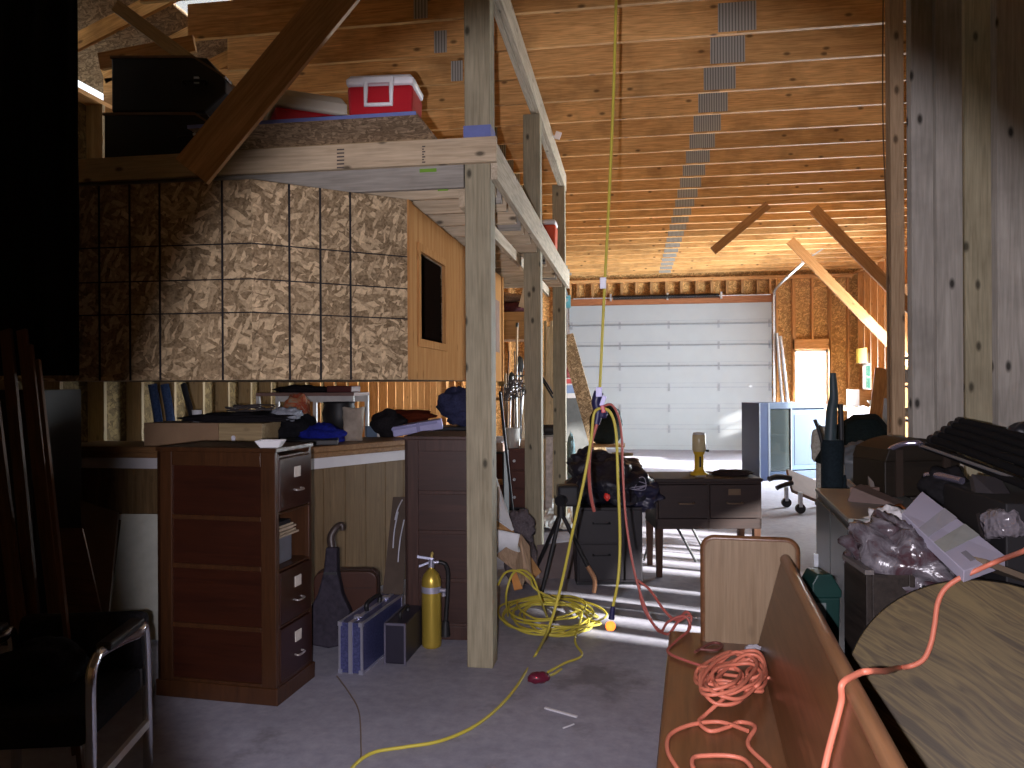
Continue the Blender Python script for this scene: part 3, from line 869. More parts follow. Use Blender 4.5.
# ================= dark wooden filing cabinets =================
CW = wood('cabinet_wood', (.038, .014, .005), (.072, .027, .009), 'Z', 10, .38, 0, .05, .4, .25, .5)
CW2 = wood('cabinet_wood_dark', (.042, .018, .013), (.075, .033, .023), 'Z', 10, .45, 0, .05, .4, .25, .4)
CWp = wood('cabinet_panel', (.024, .006, .003), (.040, .010, .004), 'X', 8, .35, 0, .05, .3, .25, .5)
CWp2 = wood('cabinet_panel_dark', (.036, .015, .011), (.06, .025, .018), 'X', 8, .45, 0, .05, .3, .25, .4)
M['brass_dull'] = plain('dull_nickel', (.55, .52, .50), .35, .8)
M['paper'] = plain('paper', (.62, .58, .52), .8)
def file_cabinet(label, loc, rz, L, W, Hc, wd, pn, missing=(), handles=True):
    """side panels face -y, drawers face +x; the near vertical edge between them is the origin"""
    t = thing('file_cabinet', label, 'filing cabinet', loc, rz)
    mb = MB()
    th = .022; bh = .09
    mb.box(-L, -.004, W - th, W, 0, Hc)              # far side
    mb.box(-L, -L + th, 0, W, 0, Hc)                 # back
    mb.box(-L - .006, .006, -.006, W + .006, Hc - .022, Hc)   # top
    mb.box(-L, -.004, th, W - th, bh - .02, bh)      # bottom
    sw = .085
    for x0, x1 in ((-L, -L + sw), (-sw, -.002)): mb.box(x0, x1, 0, th, 0, Hc - .022)
    rails = [0.0, .27, .555, .815, 1.0]
    zr_ = [bh + (Hc - bh - .03) * k for k in (0, .25, .515, .72, 1)]
    zs_ = [(0, bh + .01), *[(bh + (Hc - bh) * k - .012, bh + (Hc - bh) * k + .012) for k in (.235, .49, .70)], (Hc - .095, Hc - .022)]
    for a, b in zs_: mb.box(-L + sw, -sw, .001, th, a, b)
    nd = 4; dh = (Hc - bh - .05) / nd
    for i in range(nd + 1): mb.box(-L + th, -.002, th, W - th, bh + i * dh - .004, bh + i * dh + .008)
    for y0, y1 in ((th, th + .012), (W - th - .012, W - th)): mb.box(-.03, -.001, y0, y1, bh, Hc - .03)
    mb.build('carcass', wd, t, bevel=.003)
    mb = MB()
    for (a, b), (c, d) in zip(zs_, zs_[1:]): mb.box(-L + sw - .004, -sw + .004, .011, .017, b, c)
    mb.build('side_panel', pn, t)
    mb = MB(); mb.box(-L - .008, .008, -.008, W + .008, 0, bh - .005)
    mb.build('plinth', wd, t, bevel=.004)
    for i in range(nd):
        if i in missing: continue
        z0 = bh + i * dh + .014; z1 = bh + (i + 1) * dh - .008
        mb = MB(); mb.box(-.018, .006, .03, W - .03, z0, z1); mb.box(-L + .05, -.018, .05, W - .05, z0 + .01, z0 + .03)
        d_ = mb.build('drawer', pn, t, bevel=.004)
        yc = W * .54; zc = z0 + (z1 - z0) * .70
        mb = MB(); mb.box(.006, .010, yc - .032, yc + .032, zc - .027, zc + .027); lh = mb.build('label_holder', M['paper'], d_)
        mb = MB(); zc = z0 + (z1 - z0) * .36
        mb.tube([(.006, yc - .035, zc), (.028, yc - .03, zc - .004), (.028, yc + .03, zc - .004), (.006, yc + .035, zc)], .0055, 8)
        mb.build('handle', M['brass_dull'], d_)
    return t, bh, dh
FC = FL(277, 706)
CH = 1.285
fc, bh_, dh_ = file_cabinet('tall dark brown wooden filing cabinet with its second drawer missing', (FC.x, FC.y, 0), R(-3.5), .675, .385, CH, CW, CWp, (2,))
fcm = fc.matrix_basis
# what lies in the open drawer bay
zb_ = bh_ + 2 * dh_ + .0085
mb = MB(); mb.M = fcm; mb.box(-.42, -.06, .06, .27, zb_, zb_ + .135)
solo(mb, 'metal_box', plain('grey_metal_box', (.16, .17, .20), .45, .3), 'grey box lying in the open bay of filing cabinet', 'box', bevel=.006)
mb = MB(); mb.M = fcm
for i in range(5): mb.box(-.45 + i * .008, -.05 - (i % 3) * .012, .05 + .006 * (i % 2), .33 - i * .01, zb_ + .137 + i * .012, zb_ + .147 + i * .012)
solo(mb, 'paper_stack', plain('old_paper', (.38, .31, .22), .85, var=.25), 'stack of yellowed papers on the grey box in open bay', 'papers')
mb = MB(); mb.M = fcm; mb.box(-.36, -.05, .07, .24, zb_ + .2, zb_ + .222)
solo(mb, 'folder', M['dark'], 'dark folder on top of the paper stack in open bay', 'folder', bevel=.003)
# white foam tray on the cabinet top
tq = fcm @ V((-.055, .05, CH))
t = thing('foam_tray', 'small white foam tray on front corner of tall filing cabinet', 'tray', tq, R(12))
mb = MB()
def frustum(mb, w0, d0, w1, d1, z0, z1, th=.004):
    o0 = [(-w0, -d0, z0), (w0, -d0, z0), (w0, d0, z0), (-w0, d0, z0)]; o1 = [(-w1, -d1, z1), (w1, -d1, z1), (w1, d1, z1), (-w1, d1, z1)]
    i1 = [(x * (1 - th / w1), y * (1 - th / d1), z) for x, y, z in o1]; i0 = [(x * .97, y * .97, z0 + th) for x, y, z in o0]
    fs = [(3, 2, 1, 0)]
    for k in range(4):
        k2 = (k + 1) % 4
        fs += [(k, k2, 4 + k2, 4 + k), (4 + k, 4 + k2, 8 + k2, 8 + k), (8 + k, 8 + k2, 12 + k2, 12 + k)]
    fs.append((12, 13, 14, 15))
    mb.add([*o0, *o1, *i1, *i0], fs)
frustum(mb, .045, .035, .068, .055, 0, .036)
mb.build('bowl', M['white_paint'], t, bevel=.002)
t.location = tq + V((.0, .0, .001))
# second cabinet
SC = FL(404, 640); 
file_cabinet('dark brown panelled cabinet partly hidden behind the nearest timber post', (SC.x + .50, SC.y + .06, 0), R(3), .50, .52, 1.275, CW2, CWp2)

# ================= bar counter =================
M['panelling'] = wood('panelling', (.13, .078, .033), (.225, .145, .070), 'Z', 8, .55, .2, .04, .4, .15)
M['bar_edge'] = wood('bar_edge', (.22, .11, .045), (.36, .20, .09), 'X', 9, .45, .2, .05)
M['trim_white'] = plain('trim_white', (.62, .60, .62), .6, var=.05)
K0 = V((-4.3, 5.25, 0)); K1 = V((-2.36, 5.25, 0)); K2 = PZ(416, 6.42, 0)
CZ = 1.15
cn = thing('bar_counter', 'long angled wooden bar counter with grained panelling behind cabinets', 'counter', (-2.8, 5.6, 0))
def run(a, b, ext_a=0.0, ext_b=0.0):
    d = (b - a).normalized(); n = V((-d.y, d.x, 0)); L = (b - a).length
    q = Matrix((d, n, V((0, 0, 1)))).transposed().to_4x4(); Mx = Matrix.Translation(a) @ q
    mb = MB(); mb.M = Mx; mb.box(0, L, .0, .018, 0, CZ - .16); 
    for i in range(1, int(L / .2) + 1):
        mb.box(i * .2 - .0045, i * .2 + .0045, -.0015, .002, 0, CZ - .16)
    mb.box(0, L, .018, .45, 0, .05)
    mb.build('front_panel', M['panelling'], cn, world=True)
    mb = MB(); mb.M = Mx; mb.box(-ext_a, L + ext_b, -.012, .03, CZ - .165, CZ - .085); mb.build('trim_strip', M['trim_white'], cn, world=True)['label'] = 'off-white trim strip under the counter top'
    mb = MB(); mb.M = Mx; mb.box(-.05, L + .05, -.05, .50, CZ - .045, CZ); mb.box(-.03, L + .03, -.035, .03, CZ - .085, CZ - .045); mb.build('worktop', M['bar_edge'], cn, bevel=.008, world=True)
    mb = MB(); mb.M = Mx; mb.box(.0, L, .43, .45, 0, CZ - .05); mb.build('back_panel', M['panelling'], cn, world=True)
    return Mx
MA = run(K0, K1); MC = run(K1, K2)
mb = MB(); mb.M = MA; mb.box(0, 1.94, -.012, -.0016, .60, .64); mb.build('lower_strip', M['trim_white'], cn, world=True)
# left cap: white vertical board on the counter front (seen left of the filing cabinet)
# white panel leaning
def lean_panel(name, label, cat, pts, depth_top, depth_bot, th, mat, group=None):
    """a flat sheet whose top corners stand farther away than its foot (leaning)"""
    tl, tr_, br, bl = pts
    a, b, c, d = P(*tl, depth_top), P(*tr_, depth_top), P(*br, depth_bot), P(*bl, depth_bot)
    n = (b - a).cross(d - a).normalized() * th
    if n.y < 0: n = -n
    mb = MB(); mb.add([a, b, c, d, a + n, b + n, c + n, d + n], [(0, 1, 2, 3), (7, 6, 5, 4), (0, 4, 5, 1), (1, 5, 6, 2), (2, 6, 7, 3), (3, 7, 4, 0)])
    return solo(mb, name, mat, label, cat, group)
def dfloor(py): return H * FPX / (py - 384)
lean_panel('leaning_sheet', 'pale grey-white panel leaning against counter left of filing cabinet', 'panel', [(122, 514), (160, 514), (172, 640), (106, 640)], 5.05, dfloor(640), .02, plain('panel_grey', (.42, .43, .38), .7))

# --- things on the counter
def on(px, py): return FL(px, py, CZ + .002)
# long cardboard box
M['cardboard'] = plain('cardboard', (.30, .19, .11), .85, var=.1)
M['box_wood'] = wood('box_wood', (.42, .30, .15), (.60, .46, .26), 'X', 6, .6, .3)
q = PZ(203, 5.72, CZ + .002)
t = thing('long_carton', 'long flat brown carton lying on counter behind filing cabinet', 'box', q, R(2))
mb = MB(); mb.box(-.47, .12, 0, .34, 0, .17); mb.build('carton', M['cardboard'], t, bevel=.004)
mb = MB(); mb.box(.122, .46, 0, .34, .002, .168); mb.build('end_panel', M['box_wood'], t, bevel=.004)['label'] = 'pale wood-grained right end'
mb = MB(); mb.cyl((.24, -.008, .062), (.24, 0, .062), .016, n=14); mb.box(.226, .254, -.006, 0, .035, .062); mb.build('latch', M['white_tag'], t)
# crumpled black cloth and cables on the carton
mb = MB(); c = q + V((.2, .17, .175)); mb.blob((c.x, c.y, c.z + .02), (.40, .15, .045), 5, .45, 3, flat=c.z, fine=.15)
solo(mb, 'black_cloth', cloth('black_cloth', (.016, .014, .016)), 'crumpled black cloth heaped on the long brown carton', 'cloth')
mb = MB(); c = q + V((.33, .12, .27)); pts = []
rr = random.Random(5)
for i in range(26): a = i * .9; pts.append((c.x + .22 * math.cos(a) * rr.uniform(.5, 1), c.y + .1 * math.sin(a), c.z + rr.uniform(-.015, .03)))
mb.tube(pts, .006, 6); solo(mb, 'cable_tangle', plain('dark_cable', (.06, .05, .05), .5), 'tangle of thin dark cable on the black cloth', 'cable')
# blue padded chair-like frame standing on the counter
q2 = PZ(163, 6.15, CZ)
t = thing('blue_boots', 'pair of tall dark blue padded tubes standing tilted behind long carton', 'padded tubes', q2, TH)
bl = cloth('navy_pad', (.035, .06, .13), .7)
for i, dx in enumerate((0, .10)):
    mb = MB(); mb.tube([(dx - .02, 0, .0), (dx - .04, .02, .12), (dx - .08, .06, .28), (dx - .12, .08, .46)], .034, 12); mb.build('padded_tube', bl, t)
mb = MB(); mb.box(-.08, .28, -.03, .12, 0, .12); mb.bar((.24, .05, .1), (.12, .1, .47), .05, .03); mb.build('black_base', M['black_plastic'], t, bevel=.012)
# white cup
mb = MB(); c = PZ(197, 5.95, CZ + .172); mb.lathe([(.030, 0), (.038, .09), (.034, .09), (.028, .008)], 18, c)
solo(mb, 'white_cup', M['white_paint'], 'small white cup at back edge of the long carton', 'cup')
# black bag with grey cloth at the carton's right
mb = MB(); c = PZ(288, 6.0, CZ); mb.blob((c.x + .03, c.y + .1, CZ + .10), (.15, .17, .12), 9, .35, 2.5, flat=CZ + .002)
solo(mb, 'black_bag', cloth('black_bag_cloth', (.012, .012, .015)), 'black bag slumped on counter right of long carton', 'bag')
mb = MB(); c = PZ(283, 5.80, CZ + .17); mb.blob((c.x, c.y + .05, CZ + .23), (.11, .08, .045), 4, .4, 3, fine=.2)
solo(mb, 'grey_cloth', cloth('grey_cloth', (.36, .38, .43)), 'light grey folded cloth on the black bag', 'cloth')
# red floral sack
mb = MB(); c = PZ(297, 6.6, CZ); mb.blob((c.x, c.y, CZ + .20), (.11, .10, .17), 12, .25, 2, flat=CZ + .002, power=.8)
def floral():
    k = NT('floral', .85, spec=.15); v = k.tc.outputs['Object']
    n = k.noise(v, 9, 3, .6, 1.5)
    return k.out(k.ramp(n.outputs['Fac'], [(.38, (.30, .24, .16)), (.47, (.42, .14, .06)), (.55, (.35, .05, .03)), (.62, (.38, .30, .20))]))
solo(mb, 'floral_sack', floral(), 'red and tan floral sack under the metal shelf table', 'sack')
mb = MB(); c = PZ(333, 6.75, CZ); mb.lathe([(.08, 0), (.13, .08), (.15, .2), (.13, .28), (.14, .30), (.115, .28), (.10, .05)], 24, (c.x + .06, c.y, CZ + .002))
solo(mb, 'dark_pot', M['dark'], 'dark round pot standing under the metal shelf table', 'pot')
mb = MB(); c = PZ(327, 6.05, CZ); mb.blob((c.x - .05, c.y, CZ + .055), (.17, .15, .085), 21, .35, 2.4, flat=CZ + .002, fine=.12)
solo(mb, 'blue_cloth', cloth('royal_blue', (.012, .018, .22)), 'royal blue cloth bundle on counter left of paper bag', 'cloth')
mb = MB(); c = PZ(300, 5.85, CZ); mb.M = MC; 
mb = MB(); mb.cbox((c.x + .07, c.y + .0, CZ + .022), (.44, .30, .04), Matrix.Rotation(.35, 3, 'Z'))
solo(mb, 'black_folio', M['dark'], 'flat black folio on counter below the blue cloth', 'folio', bevel=.006)
# paper bag (open, slightly wider at the top)
c = on(351, 441)
t = thing('paper_bag', 'tan paper bag standing on the bar counter', 'bag', c + V((0, .06, 0)), TH)
mb = MB()
def bagf(u, v):
    a = u * 2 * math.pi
    w = .068 + .022 * v; d = .045 + .015 * v
    k = .7
    x = math.copysign(abs(math.cos(a)) ** k, math.cos(a)) * w; y = math.copysign(abs(math.sin(a)) ** k, math.sin(a)) * d
    jig = .008 * noise.noise(V((u * 9, v * 4, 2)))
    return (x + jig, y + jig, v * .265 + (.02 * noise.noise(V((u * 6, 3, v))) if v > .9 else 0))
mb.sheet(bagf, 40, 10, .004); mb.box(-.066, .066, -.042, .042, 0, .006)
mb.build('bag', plain('kraft', (.36, .30, .24), .9, var=.2, scale=14), t)
c = on(371, 437)
t = thing('small_carton', 'small blue and white carton right of the paper bag', 'box', c + V((0, .05, 0)), R(25))
mb = MB(); mb.box(-.06, .03, -.05, .06, 0, .09); mb.build('blue_side', plain('blue_card', (.10, .15, .22), .7), t, bevel=.003)
mb = MB(); mb.box(.031, .075, -.05, .06, 0, .12); mb.build('white_side', plain('white_card', (.66, .62, .56), .7), t, bevel=.003)
mb = MB(); c = PZ(388, 6.65, CZ); mb.blob((c.x, c.y, CZ + .10), (.15, .13, .13), 31, .3, 2.2, flat=CZ + .002)
solo(mb, 'dark_bag', cloth('dark_bag', (.02, .018, .02)), 'dark soft bag on counter under the metal shelf table', 'bag')
mb = MB(); c = PZ(404, 6.85, CZ); mb.blob((c.x, c.y + .1, CZ + .17), (.24, .14, .05), 33, .35, 2.2, fine=.1); mb.blob((c.x, c.y + .1, CZ + .08), (.20, .12, .10), 35, .25, 2, flat=CZ)
solo(mb, 'red_bag', cloth('brick_red', (.10, .018, .007)), 'brick red bag behind the lavender box on counter', 'bag')
# lavender box / bin lid
c = PZ(417, 6.55, CZ + .0)
t = thing('lavender_box', 'pale lavender flat plastic box tilted on counter end', 'box', c + V((0, .02, .04)), rot=(0, R(-9), R(14)))
mb = MB(); mb.box(-.20, .22, -.10, .16, .0, .085); mb.build('box', plain('lavender', (.42, .42, .72), .5), t, bevel=.01)
mb = MB(); mb.box(-.205, .18, -.105, -.1, .055, .075); mb.box(.0, .03, -.107, -.1, 0, .086); mb.build('strap', plain('lavender_dark', (.25, .25, .50), .5), t)
# stool-like stand and dark navy bag behind second cabinet
c = PZ(453, 6.9, CZ)
mb = MB(); mb.blob((c.x, c.y + .2, 1.42), (.17, .16, .14), 41, .3, 2.3, fine=.12)
mb.blob((c.x + .05, c.y + .2, 1.30), (.15, .14, .09), 43, .3, 2.3)
solo(mb, 'navy_bag', cloth('navy', (.05, .055, .12)), 'navy blue bag on a low black stand beside nearest post', 'bag')
t = thing('low_stand', 'low black stand with pale legs under the navy bag', 'stand', (c.x, c.y, 0))
mb = MB(); mb.box(-.2, .22, .02, .38, 1.18, 1.215); mb.build('top', M['dark'], t, bevel=.004)
for x, y in ((-.19, .03), (.2, .03), (-.19, .36), (.2, .36)):
    mb = MB(); mb.box(x - .012, x + .012, y - .012, y + .012, 0, 1.18); mb.build('leg', M['white_paint'], t)
# metal shelf table standing behind the counter
c0, c1 = PZ(262, 7.2, 0), PZ(366, 7.25, 0)
t = thing('metal_shelf_table', 'metal shelf table with pale legs and loaded top, behind bar counter', 'table', ((c0.x + c1.x) / 2, (c0.y + c1.y) / 2, 0))
lx = (c1.x - c0.x) / 2
mb = MB(); mb.box(-lx, lx, -.2, .22, 1.50, 1.53); mb.build('top', plain('shelf_top', (.20, .12, .10), .6), t)
for x in (-lx + .02, .1, lx - .02):
    for y in (-.19, .2):
        mb = MB(); mb.box(x - .016, x + .016, y - .016, y + .016, 0, 1.50); mb.build('leg', plain('pale_leg', (.58, .57, .55), .5, .2) if 'pale_leg' not in bpy.data.materials else bpy.data.materials['pale_leg'], t)
mb = MB(); mb.box(.1, lx, -.205, -.185, 1.44, 1.50); mb.box(-lx, lx, .19, .21, 1.44, 1.50); mb.build('apron', bpy.data.materials['pale_leg'], t)
c = t.location
mb = MB(); mb.blob((c.x - .1, c.y, 1.555), (.26, .15, .04), 51, .4, 3, flat=1.532, fine=.15); solo(mb, 'black_jacket', cloth('black_jacket', (.014, .012, .014)), 'black garment heaped on top of the metal shelf table', 'clothing')
mb = MB(); mb.cbox((c.x + .30, c.y, 1.562), (.24, .24, .06)); solo(mb, 'dark_red_case', plain('dark_red', (.09, .02, .02), .5), 'dark red flat case on right end of metal shelf table', 'case', bevel=.008)

# --- on the floor before the counter
# violin/guitar-shaped dark instrument case
g0 = FL(315, 660)
t = thing('instrument_case', 'dark violin-shaped instrument case leaning upright beside filing cabinet', 'instrument case', (g0.x, g0.y + .22, 0), TH - .2, rot=(R(-9), 0, TH))
prof = [(0, .0), (.105, .02), (.135, .12), (.125, .22), (.075, .32), (.055, .40), (.042, .46), (.034, .60)]
mb = MB(); pl = [(x, z) for x, z in prof] + [(-x, z) for x, z in reversed(prof[1:])]
mb.prism(pl, -.045, .045); mb.build('body', cloth('case_cloth', (.035, .03, .042), .7, 30), t, bevel=.012)
mb = MB(); mb.tube([(.0, 0, .58), (-.012, 0, .66), (.02, 0, .72), (.055, -.01, .735), (.06, -.01, .70)], (.028, .014), 10); mb.build('scroll', plain('scroll', (.05, .035, .03), .4), t)
mb = MB(); mb.box(-.04, .04, -.05, .05, .435, .45); mb.build('strap', M['dark'], t)
# brown suitcase with rounded corners
s0 = FL(342, 640)
t = thing('suitcase', 'old brown suitcase with rounded corners standing against bar panelling', 'suitcase', (s0.x, s0.y + .10, 0), TH)
def rrect(w, h, r, z0=0, n=6):
    out = []
    for cx, cz, a0 in ((w - r, r, -90), (w - r, h - r, 0), (-w + r, h - r, 90), (-w + r, r, 180)):
        for i in range(n + 1):
            a = R(a0 + 90 * i / n); out.append((cx + r * math.cos(a), cz + r * math.sin(a) + z0))
    return out
mb = MB(); mb.prism(rrect(.20, .42, .06), -.07, .07); mb.build('shell', plain('brown_leather', (.05, .016, .008), .45), t, bevel=.008)
mb = MB(); mb.prism(rrect(.203, .426, .06, -.003), -.012, .006); mb.build('rim', plain('leather_dark', (.035, .014, .01), .5), t)
mb = MB(); mb.box(-.17, .17, -.074, -.07, .32, .315); mb.build('welt', bpy.data.materials['leather_dark'], t)
# plastic-wrapped panel leaning by second cabinet
o = lean_panel('wrapped_panel', 'narrow panel in clear plastic wrap leaning beside the dark cabinet', 'panel', [(393, 497), (408, 497), (401, 636), (378, 634)], 5.5, 4.98, .02, plain('wrapped_brown', (.10, .075, .06), .25))
mb = MB()
for k, (a, b) in enumerate((((395, 520), (402, 500)), ((393, 548), (398, 512)), ((398, 562), (404, 520)))):
    mb.tube([P(*a, 5.18), P((a[0] + b[0]) / 2 - 1, (a[1] + b[1]) / 2, 5.2), P(*b, 5.3)], .005, 6)
mb.build('plastic_fold', plain('clear_fold', (.55, .55, .62), .15), o, world=True)
# aluminium case
a0 = FL(350.5, 674); a1 = FL(391, 640)
dv = (a1 - a0); rz = math.atan2(-dv.x, dv.y)
t = thing('aluminium_case', 'silver-edged blue aluminium carry case with black handle on floor', 'case', (a0.x, a0.y, 0), rz)
W_, L_, Hh = .072, dv.length + .02, .285
def case_panel():
    k = NT('case_blue', .3, .55, .5)
    nz = k.noise(k.tc.outputs['Object'], 90, 2)
    return k.out(k.ramp(nz.outputs['Fac'], [(.3, (.06, .07, .19)), (.7, (.14, .15, .34))]))
mb = MB(); mb.box(-W_ + .004, W_ - .004, .004, L_ - .004, .004, Hh - .004); mb.build('shell', case_panel(), t)
mb = MB(); e = .012
AL = plain('aluminium', (.62, .63, .74), .28, .8, var=.05)
for x in (-W_, -.011, .011 - e, W_ - e):
    for (y0, y1, z0, z1) in ((0, L_, 0, e), (0, L_, Hh - e, Hh), (0, e, 0, Hh), (L_ - e, L_, 0, Hh)): mb.box(x, x + e, y0, y1, z0, z1)
mb.box(-.012, .012, -.001, .004, 0, Hh); mb.box(-.012, .012, 0, L_, Hh - .004, Hh + .001)
mb.build('edge_trim', AL, t)
mb = MB(); yc = L_ * .52
mb.tube([(0, yc - .09, Hh), (0, yc - .085, Hh + .045), (0, yc + .085, Hh + .045), (0, yc + .09, Hh)], .013, 8); mb.build('handle', M['dark'], t)
for yy in (yc - .2, yc + .2):
    mb = MB(); mb.box(-.022, .022, yy - .02, yy + .02, Hh - .002, Hh + .008); mb.build('latch', AL, t)
for x in (-W_, W_ - .02):
    for z in (0, Hh - .02):
        mb = MB(); mb.box(x - .002, x + .022, -.003, .02, z - (.002 if z else 0), z + .022); mb.build('corner_cap', AL, t)
# smaller black case
b0 = FL(395, 665); b1 = FL(417, 640)
dv = b1 - b0
t = thing('black_case', 'small black carry case between aluminium case and fire extinguisher', 'case', (b0.x, b0.y, 0), math.atan2(-dv.x, dv.y))
W_, L_, Hh = .062, .38, .235
mb = MB(); mb.box(-W_, W_, 0, L_, .004, Hh); mb.build('shell', plain('black_hide', (.02, .018, .03), .4), t, bevel=.01)
mb = MB()
for x in (-W_ - .002, W_ - .008): mb.box(x, x + .010, -.003, .010, .0, Hh)
mb.box(-W_, W_, -.003, .01, Hh - .01, Hh + .003); mb.box(-W_ - .002, -W_ + .008, 0, L_, Hh - .008, Hh + .003)
mb.build('edge_trim', plain('case_trim', (.16, .15, .20), .4, .5), t)
mb = MB(); mb.tube([(0, .1, Hh), (0, .11, Hh + .035), (0, .24, Hh + .035), (0, .25, Hh)], .010, 8); mb.build('handle', M['dark'], t)
# gold extinguisher
e0 = FL(430.5, 648)
t = thing('fire_extinguisher', 'gold fire extinguisher with silver valve standing on the concrete', 'fire extinguisher', (e0.x, e0.y + .03, 0), TH)
gold = plain('gold_paint', (.50, .36, .06), .32, .55, var=.04)
mb = MB(); mb.lathe([(.050, 0), (.058, .006), (.060, .02), (.060, .385), (.058, .41), (.048, .44), (.03, .462), (.016, .474), (.015, .486)], 32); mb.build('cylinder', gold, t)
mb = MB(); mb.lathe([(.0615, .335), (.0615, .372)], 32, cap=False); mb.lathe([(.0605, .335), (.0615, .335)], 32, cap=False); mb.lathe([(.0615, .372), (.0605, .372)], 32, cap=False); mb.cyl((.055, -.03, .35), (.09, -.035, .35), .013); mb.cyl((.078, -.035, .335), (.078, -.035, .315), .012, n=10)
mb.build('hose_clamp', plain('clamp', (.50, .50, .62), .35, .6), t)
mb = MB(); mb.cyl((0, 0, .484), (0, 0, .535), .02); mb.cyl((-.02, 0, .51), (.045, 0, .515), .012); mb.build('valve', plain('valve', (.52, .53, .66), .3, .8), t)
mb = MB(); mb.bar((.01, 0, .535), (-.085, -.01, .552), .014, .018); mb.bar((-.01, 0, .515), (-.075, -.01, .492), .012, .016); mb.build('lever', plain('lever', (.50, .52, .66), .35, .7), t)
mb = MB(); mb.tube([(.0, 0, .535), (.004, 0, .565), (.012, 0, .572)], .010, 8); mb.build('pin', plain('brass', (.62, .48, .16), .35, .7), t)
mb = MB(); mb.tube([(.045, 0, .515), (.085, 0, .50), (.100, .01, .44), (.098, .01, .34), (.09, .01, .22), (.085, .01, .14)], .013, 8); mb.tube([(.085, .01, .15), (.083, .01, .06)], (.02, .03), 12, raw=True); mb.build('hose', M['dark'], t)

# ================= dark left edge =================
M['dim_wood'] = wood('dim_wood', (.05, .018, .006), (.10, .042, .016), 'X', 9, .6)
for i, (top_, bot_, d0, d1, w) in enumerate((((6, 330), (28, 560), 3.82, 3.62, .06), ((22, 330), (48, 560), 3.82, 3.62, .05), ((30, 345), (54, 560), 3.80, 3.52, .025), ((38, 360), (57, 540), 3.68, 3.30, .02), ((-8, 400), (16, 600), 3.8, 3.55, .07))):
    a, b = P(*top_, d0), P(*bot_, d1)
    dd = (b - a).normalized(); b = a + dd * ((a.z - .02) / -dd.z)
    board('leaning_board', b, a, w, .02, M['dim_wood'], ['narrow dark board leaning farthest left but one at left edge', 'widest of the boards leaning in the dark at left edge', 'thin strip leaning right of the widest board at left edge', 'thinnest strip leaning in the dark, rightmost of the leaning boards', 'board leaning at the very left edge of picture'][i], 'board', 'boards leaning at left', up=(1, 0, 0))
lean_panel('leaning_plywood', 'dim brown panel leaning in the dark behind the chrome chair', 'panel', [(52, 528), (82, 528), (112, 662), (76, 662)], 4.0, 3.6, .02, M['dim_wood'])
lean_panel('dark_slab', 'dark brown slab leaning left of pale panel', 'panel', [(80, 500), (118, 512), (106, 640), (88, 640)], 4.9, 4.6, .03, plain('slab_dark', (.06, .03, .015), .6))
# tall dark bulk: wardrobe-like cupboard in the shade
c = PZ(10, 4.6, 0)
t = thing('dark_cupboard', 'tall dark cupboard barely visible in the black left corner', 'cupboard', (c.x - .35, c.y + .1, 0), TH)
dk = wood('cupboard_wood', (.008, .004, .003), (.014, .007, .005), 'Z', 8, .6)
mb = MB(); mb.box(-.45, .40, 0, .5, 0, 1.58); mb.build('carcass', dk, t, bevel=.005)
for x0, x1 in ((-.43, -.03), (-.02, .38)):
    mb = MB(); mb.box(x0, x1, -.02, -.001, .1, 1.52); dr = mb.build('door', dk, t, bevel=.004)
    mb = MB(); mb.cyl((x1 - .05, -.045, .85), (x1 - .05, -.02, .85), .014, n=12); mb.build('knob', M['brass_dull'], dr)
# chrome armchair
c = V((-1.70, 2.52, 0))
t = thing('chrome_armchair', 'dark armchair with bent chrome tube arm at lower left', 'chair', (-2.19, 2.62, 0), R(14))
ch = plain('chrome', (.62, .63, .68), .18, .95, var=.02)
seatm = cloth('black_seat', (.014, .013, .015))
for sx in (-.26, .26):
    mb = MB(); mb.tube([(sx, -.26, 0), (sx, -.26, .30), (sx, -.26, .56), (sx, -.23, .625), (sx, -.15, .64), (sx, .14, .60), (sx, .24, .56), (sx, .26, 0)], .019, 12); mb.build('arm_frame', ch, t)
    mb = MB(); mb.box(sx - .03, sx + .03, -.16, .16, .635, .668); mb.build('arm_pad', M['dark'], t, bevel=.012)
mb = MB(); mb.box(-.25, .25, -.28, .24, .34, .45); mb.build('seat', seatm, t, bevel=.03)
mb = MB(); mb.M = Matrix.Translation((0, .24, .42)) @ Matrix.Rotation(R(-12), 4, 'X'); mb.box(-.25, .25, -.04, .05, 0, .24); mb.build('backrest', seatm, t, bevel=.03)
for sx in (-.262, .262):
    mb = MB(); mb.bar((sx, -.26, .20), (sx, .25, .20), .03, .02); mb.build('stretcher', M['trim_white'], t)
mb = MB(); c2 = c + V((-.42, .55, .72)); c = V((-2.22, 2.60, 0)); mb.blob((c.x, c.y, .54), (.16, .14, .085), 71, .3, 2, fine=.1)
solo(mb, 'dark_coat', cloth('dark_coat', (.01, .009, .01)), 'dark coat heaped on the chrome-armed chair seat at lower left', 'coat')

# added black tarp, keeps the far left dark from trusses to booth underside
ta, tb = PZ(-40, 3.9, 0), PZ(84, 3.9, 0)
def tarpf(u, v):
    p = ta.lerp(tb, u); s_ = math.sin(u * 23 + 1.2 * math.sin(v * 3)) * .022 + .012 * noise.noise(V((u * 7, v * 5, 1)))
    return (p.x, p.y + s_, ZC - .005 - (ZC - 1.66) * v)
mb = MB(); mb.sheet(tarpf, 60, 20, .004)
solo(mb, 'added_black_tarp', cloth('added_tarp_black', (.006, .005, .005)), 'added black tarp, hung from the trusses to darken left edge', 'tarp')
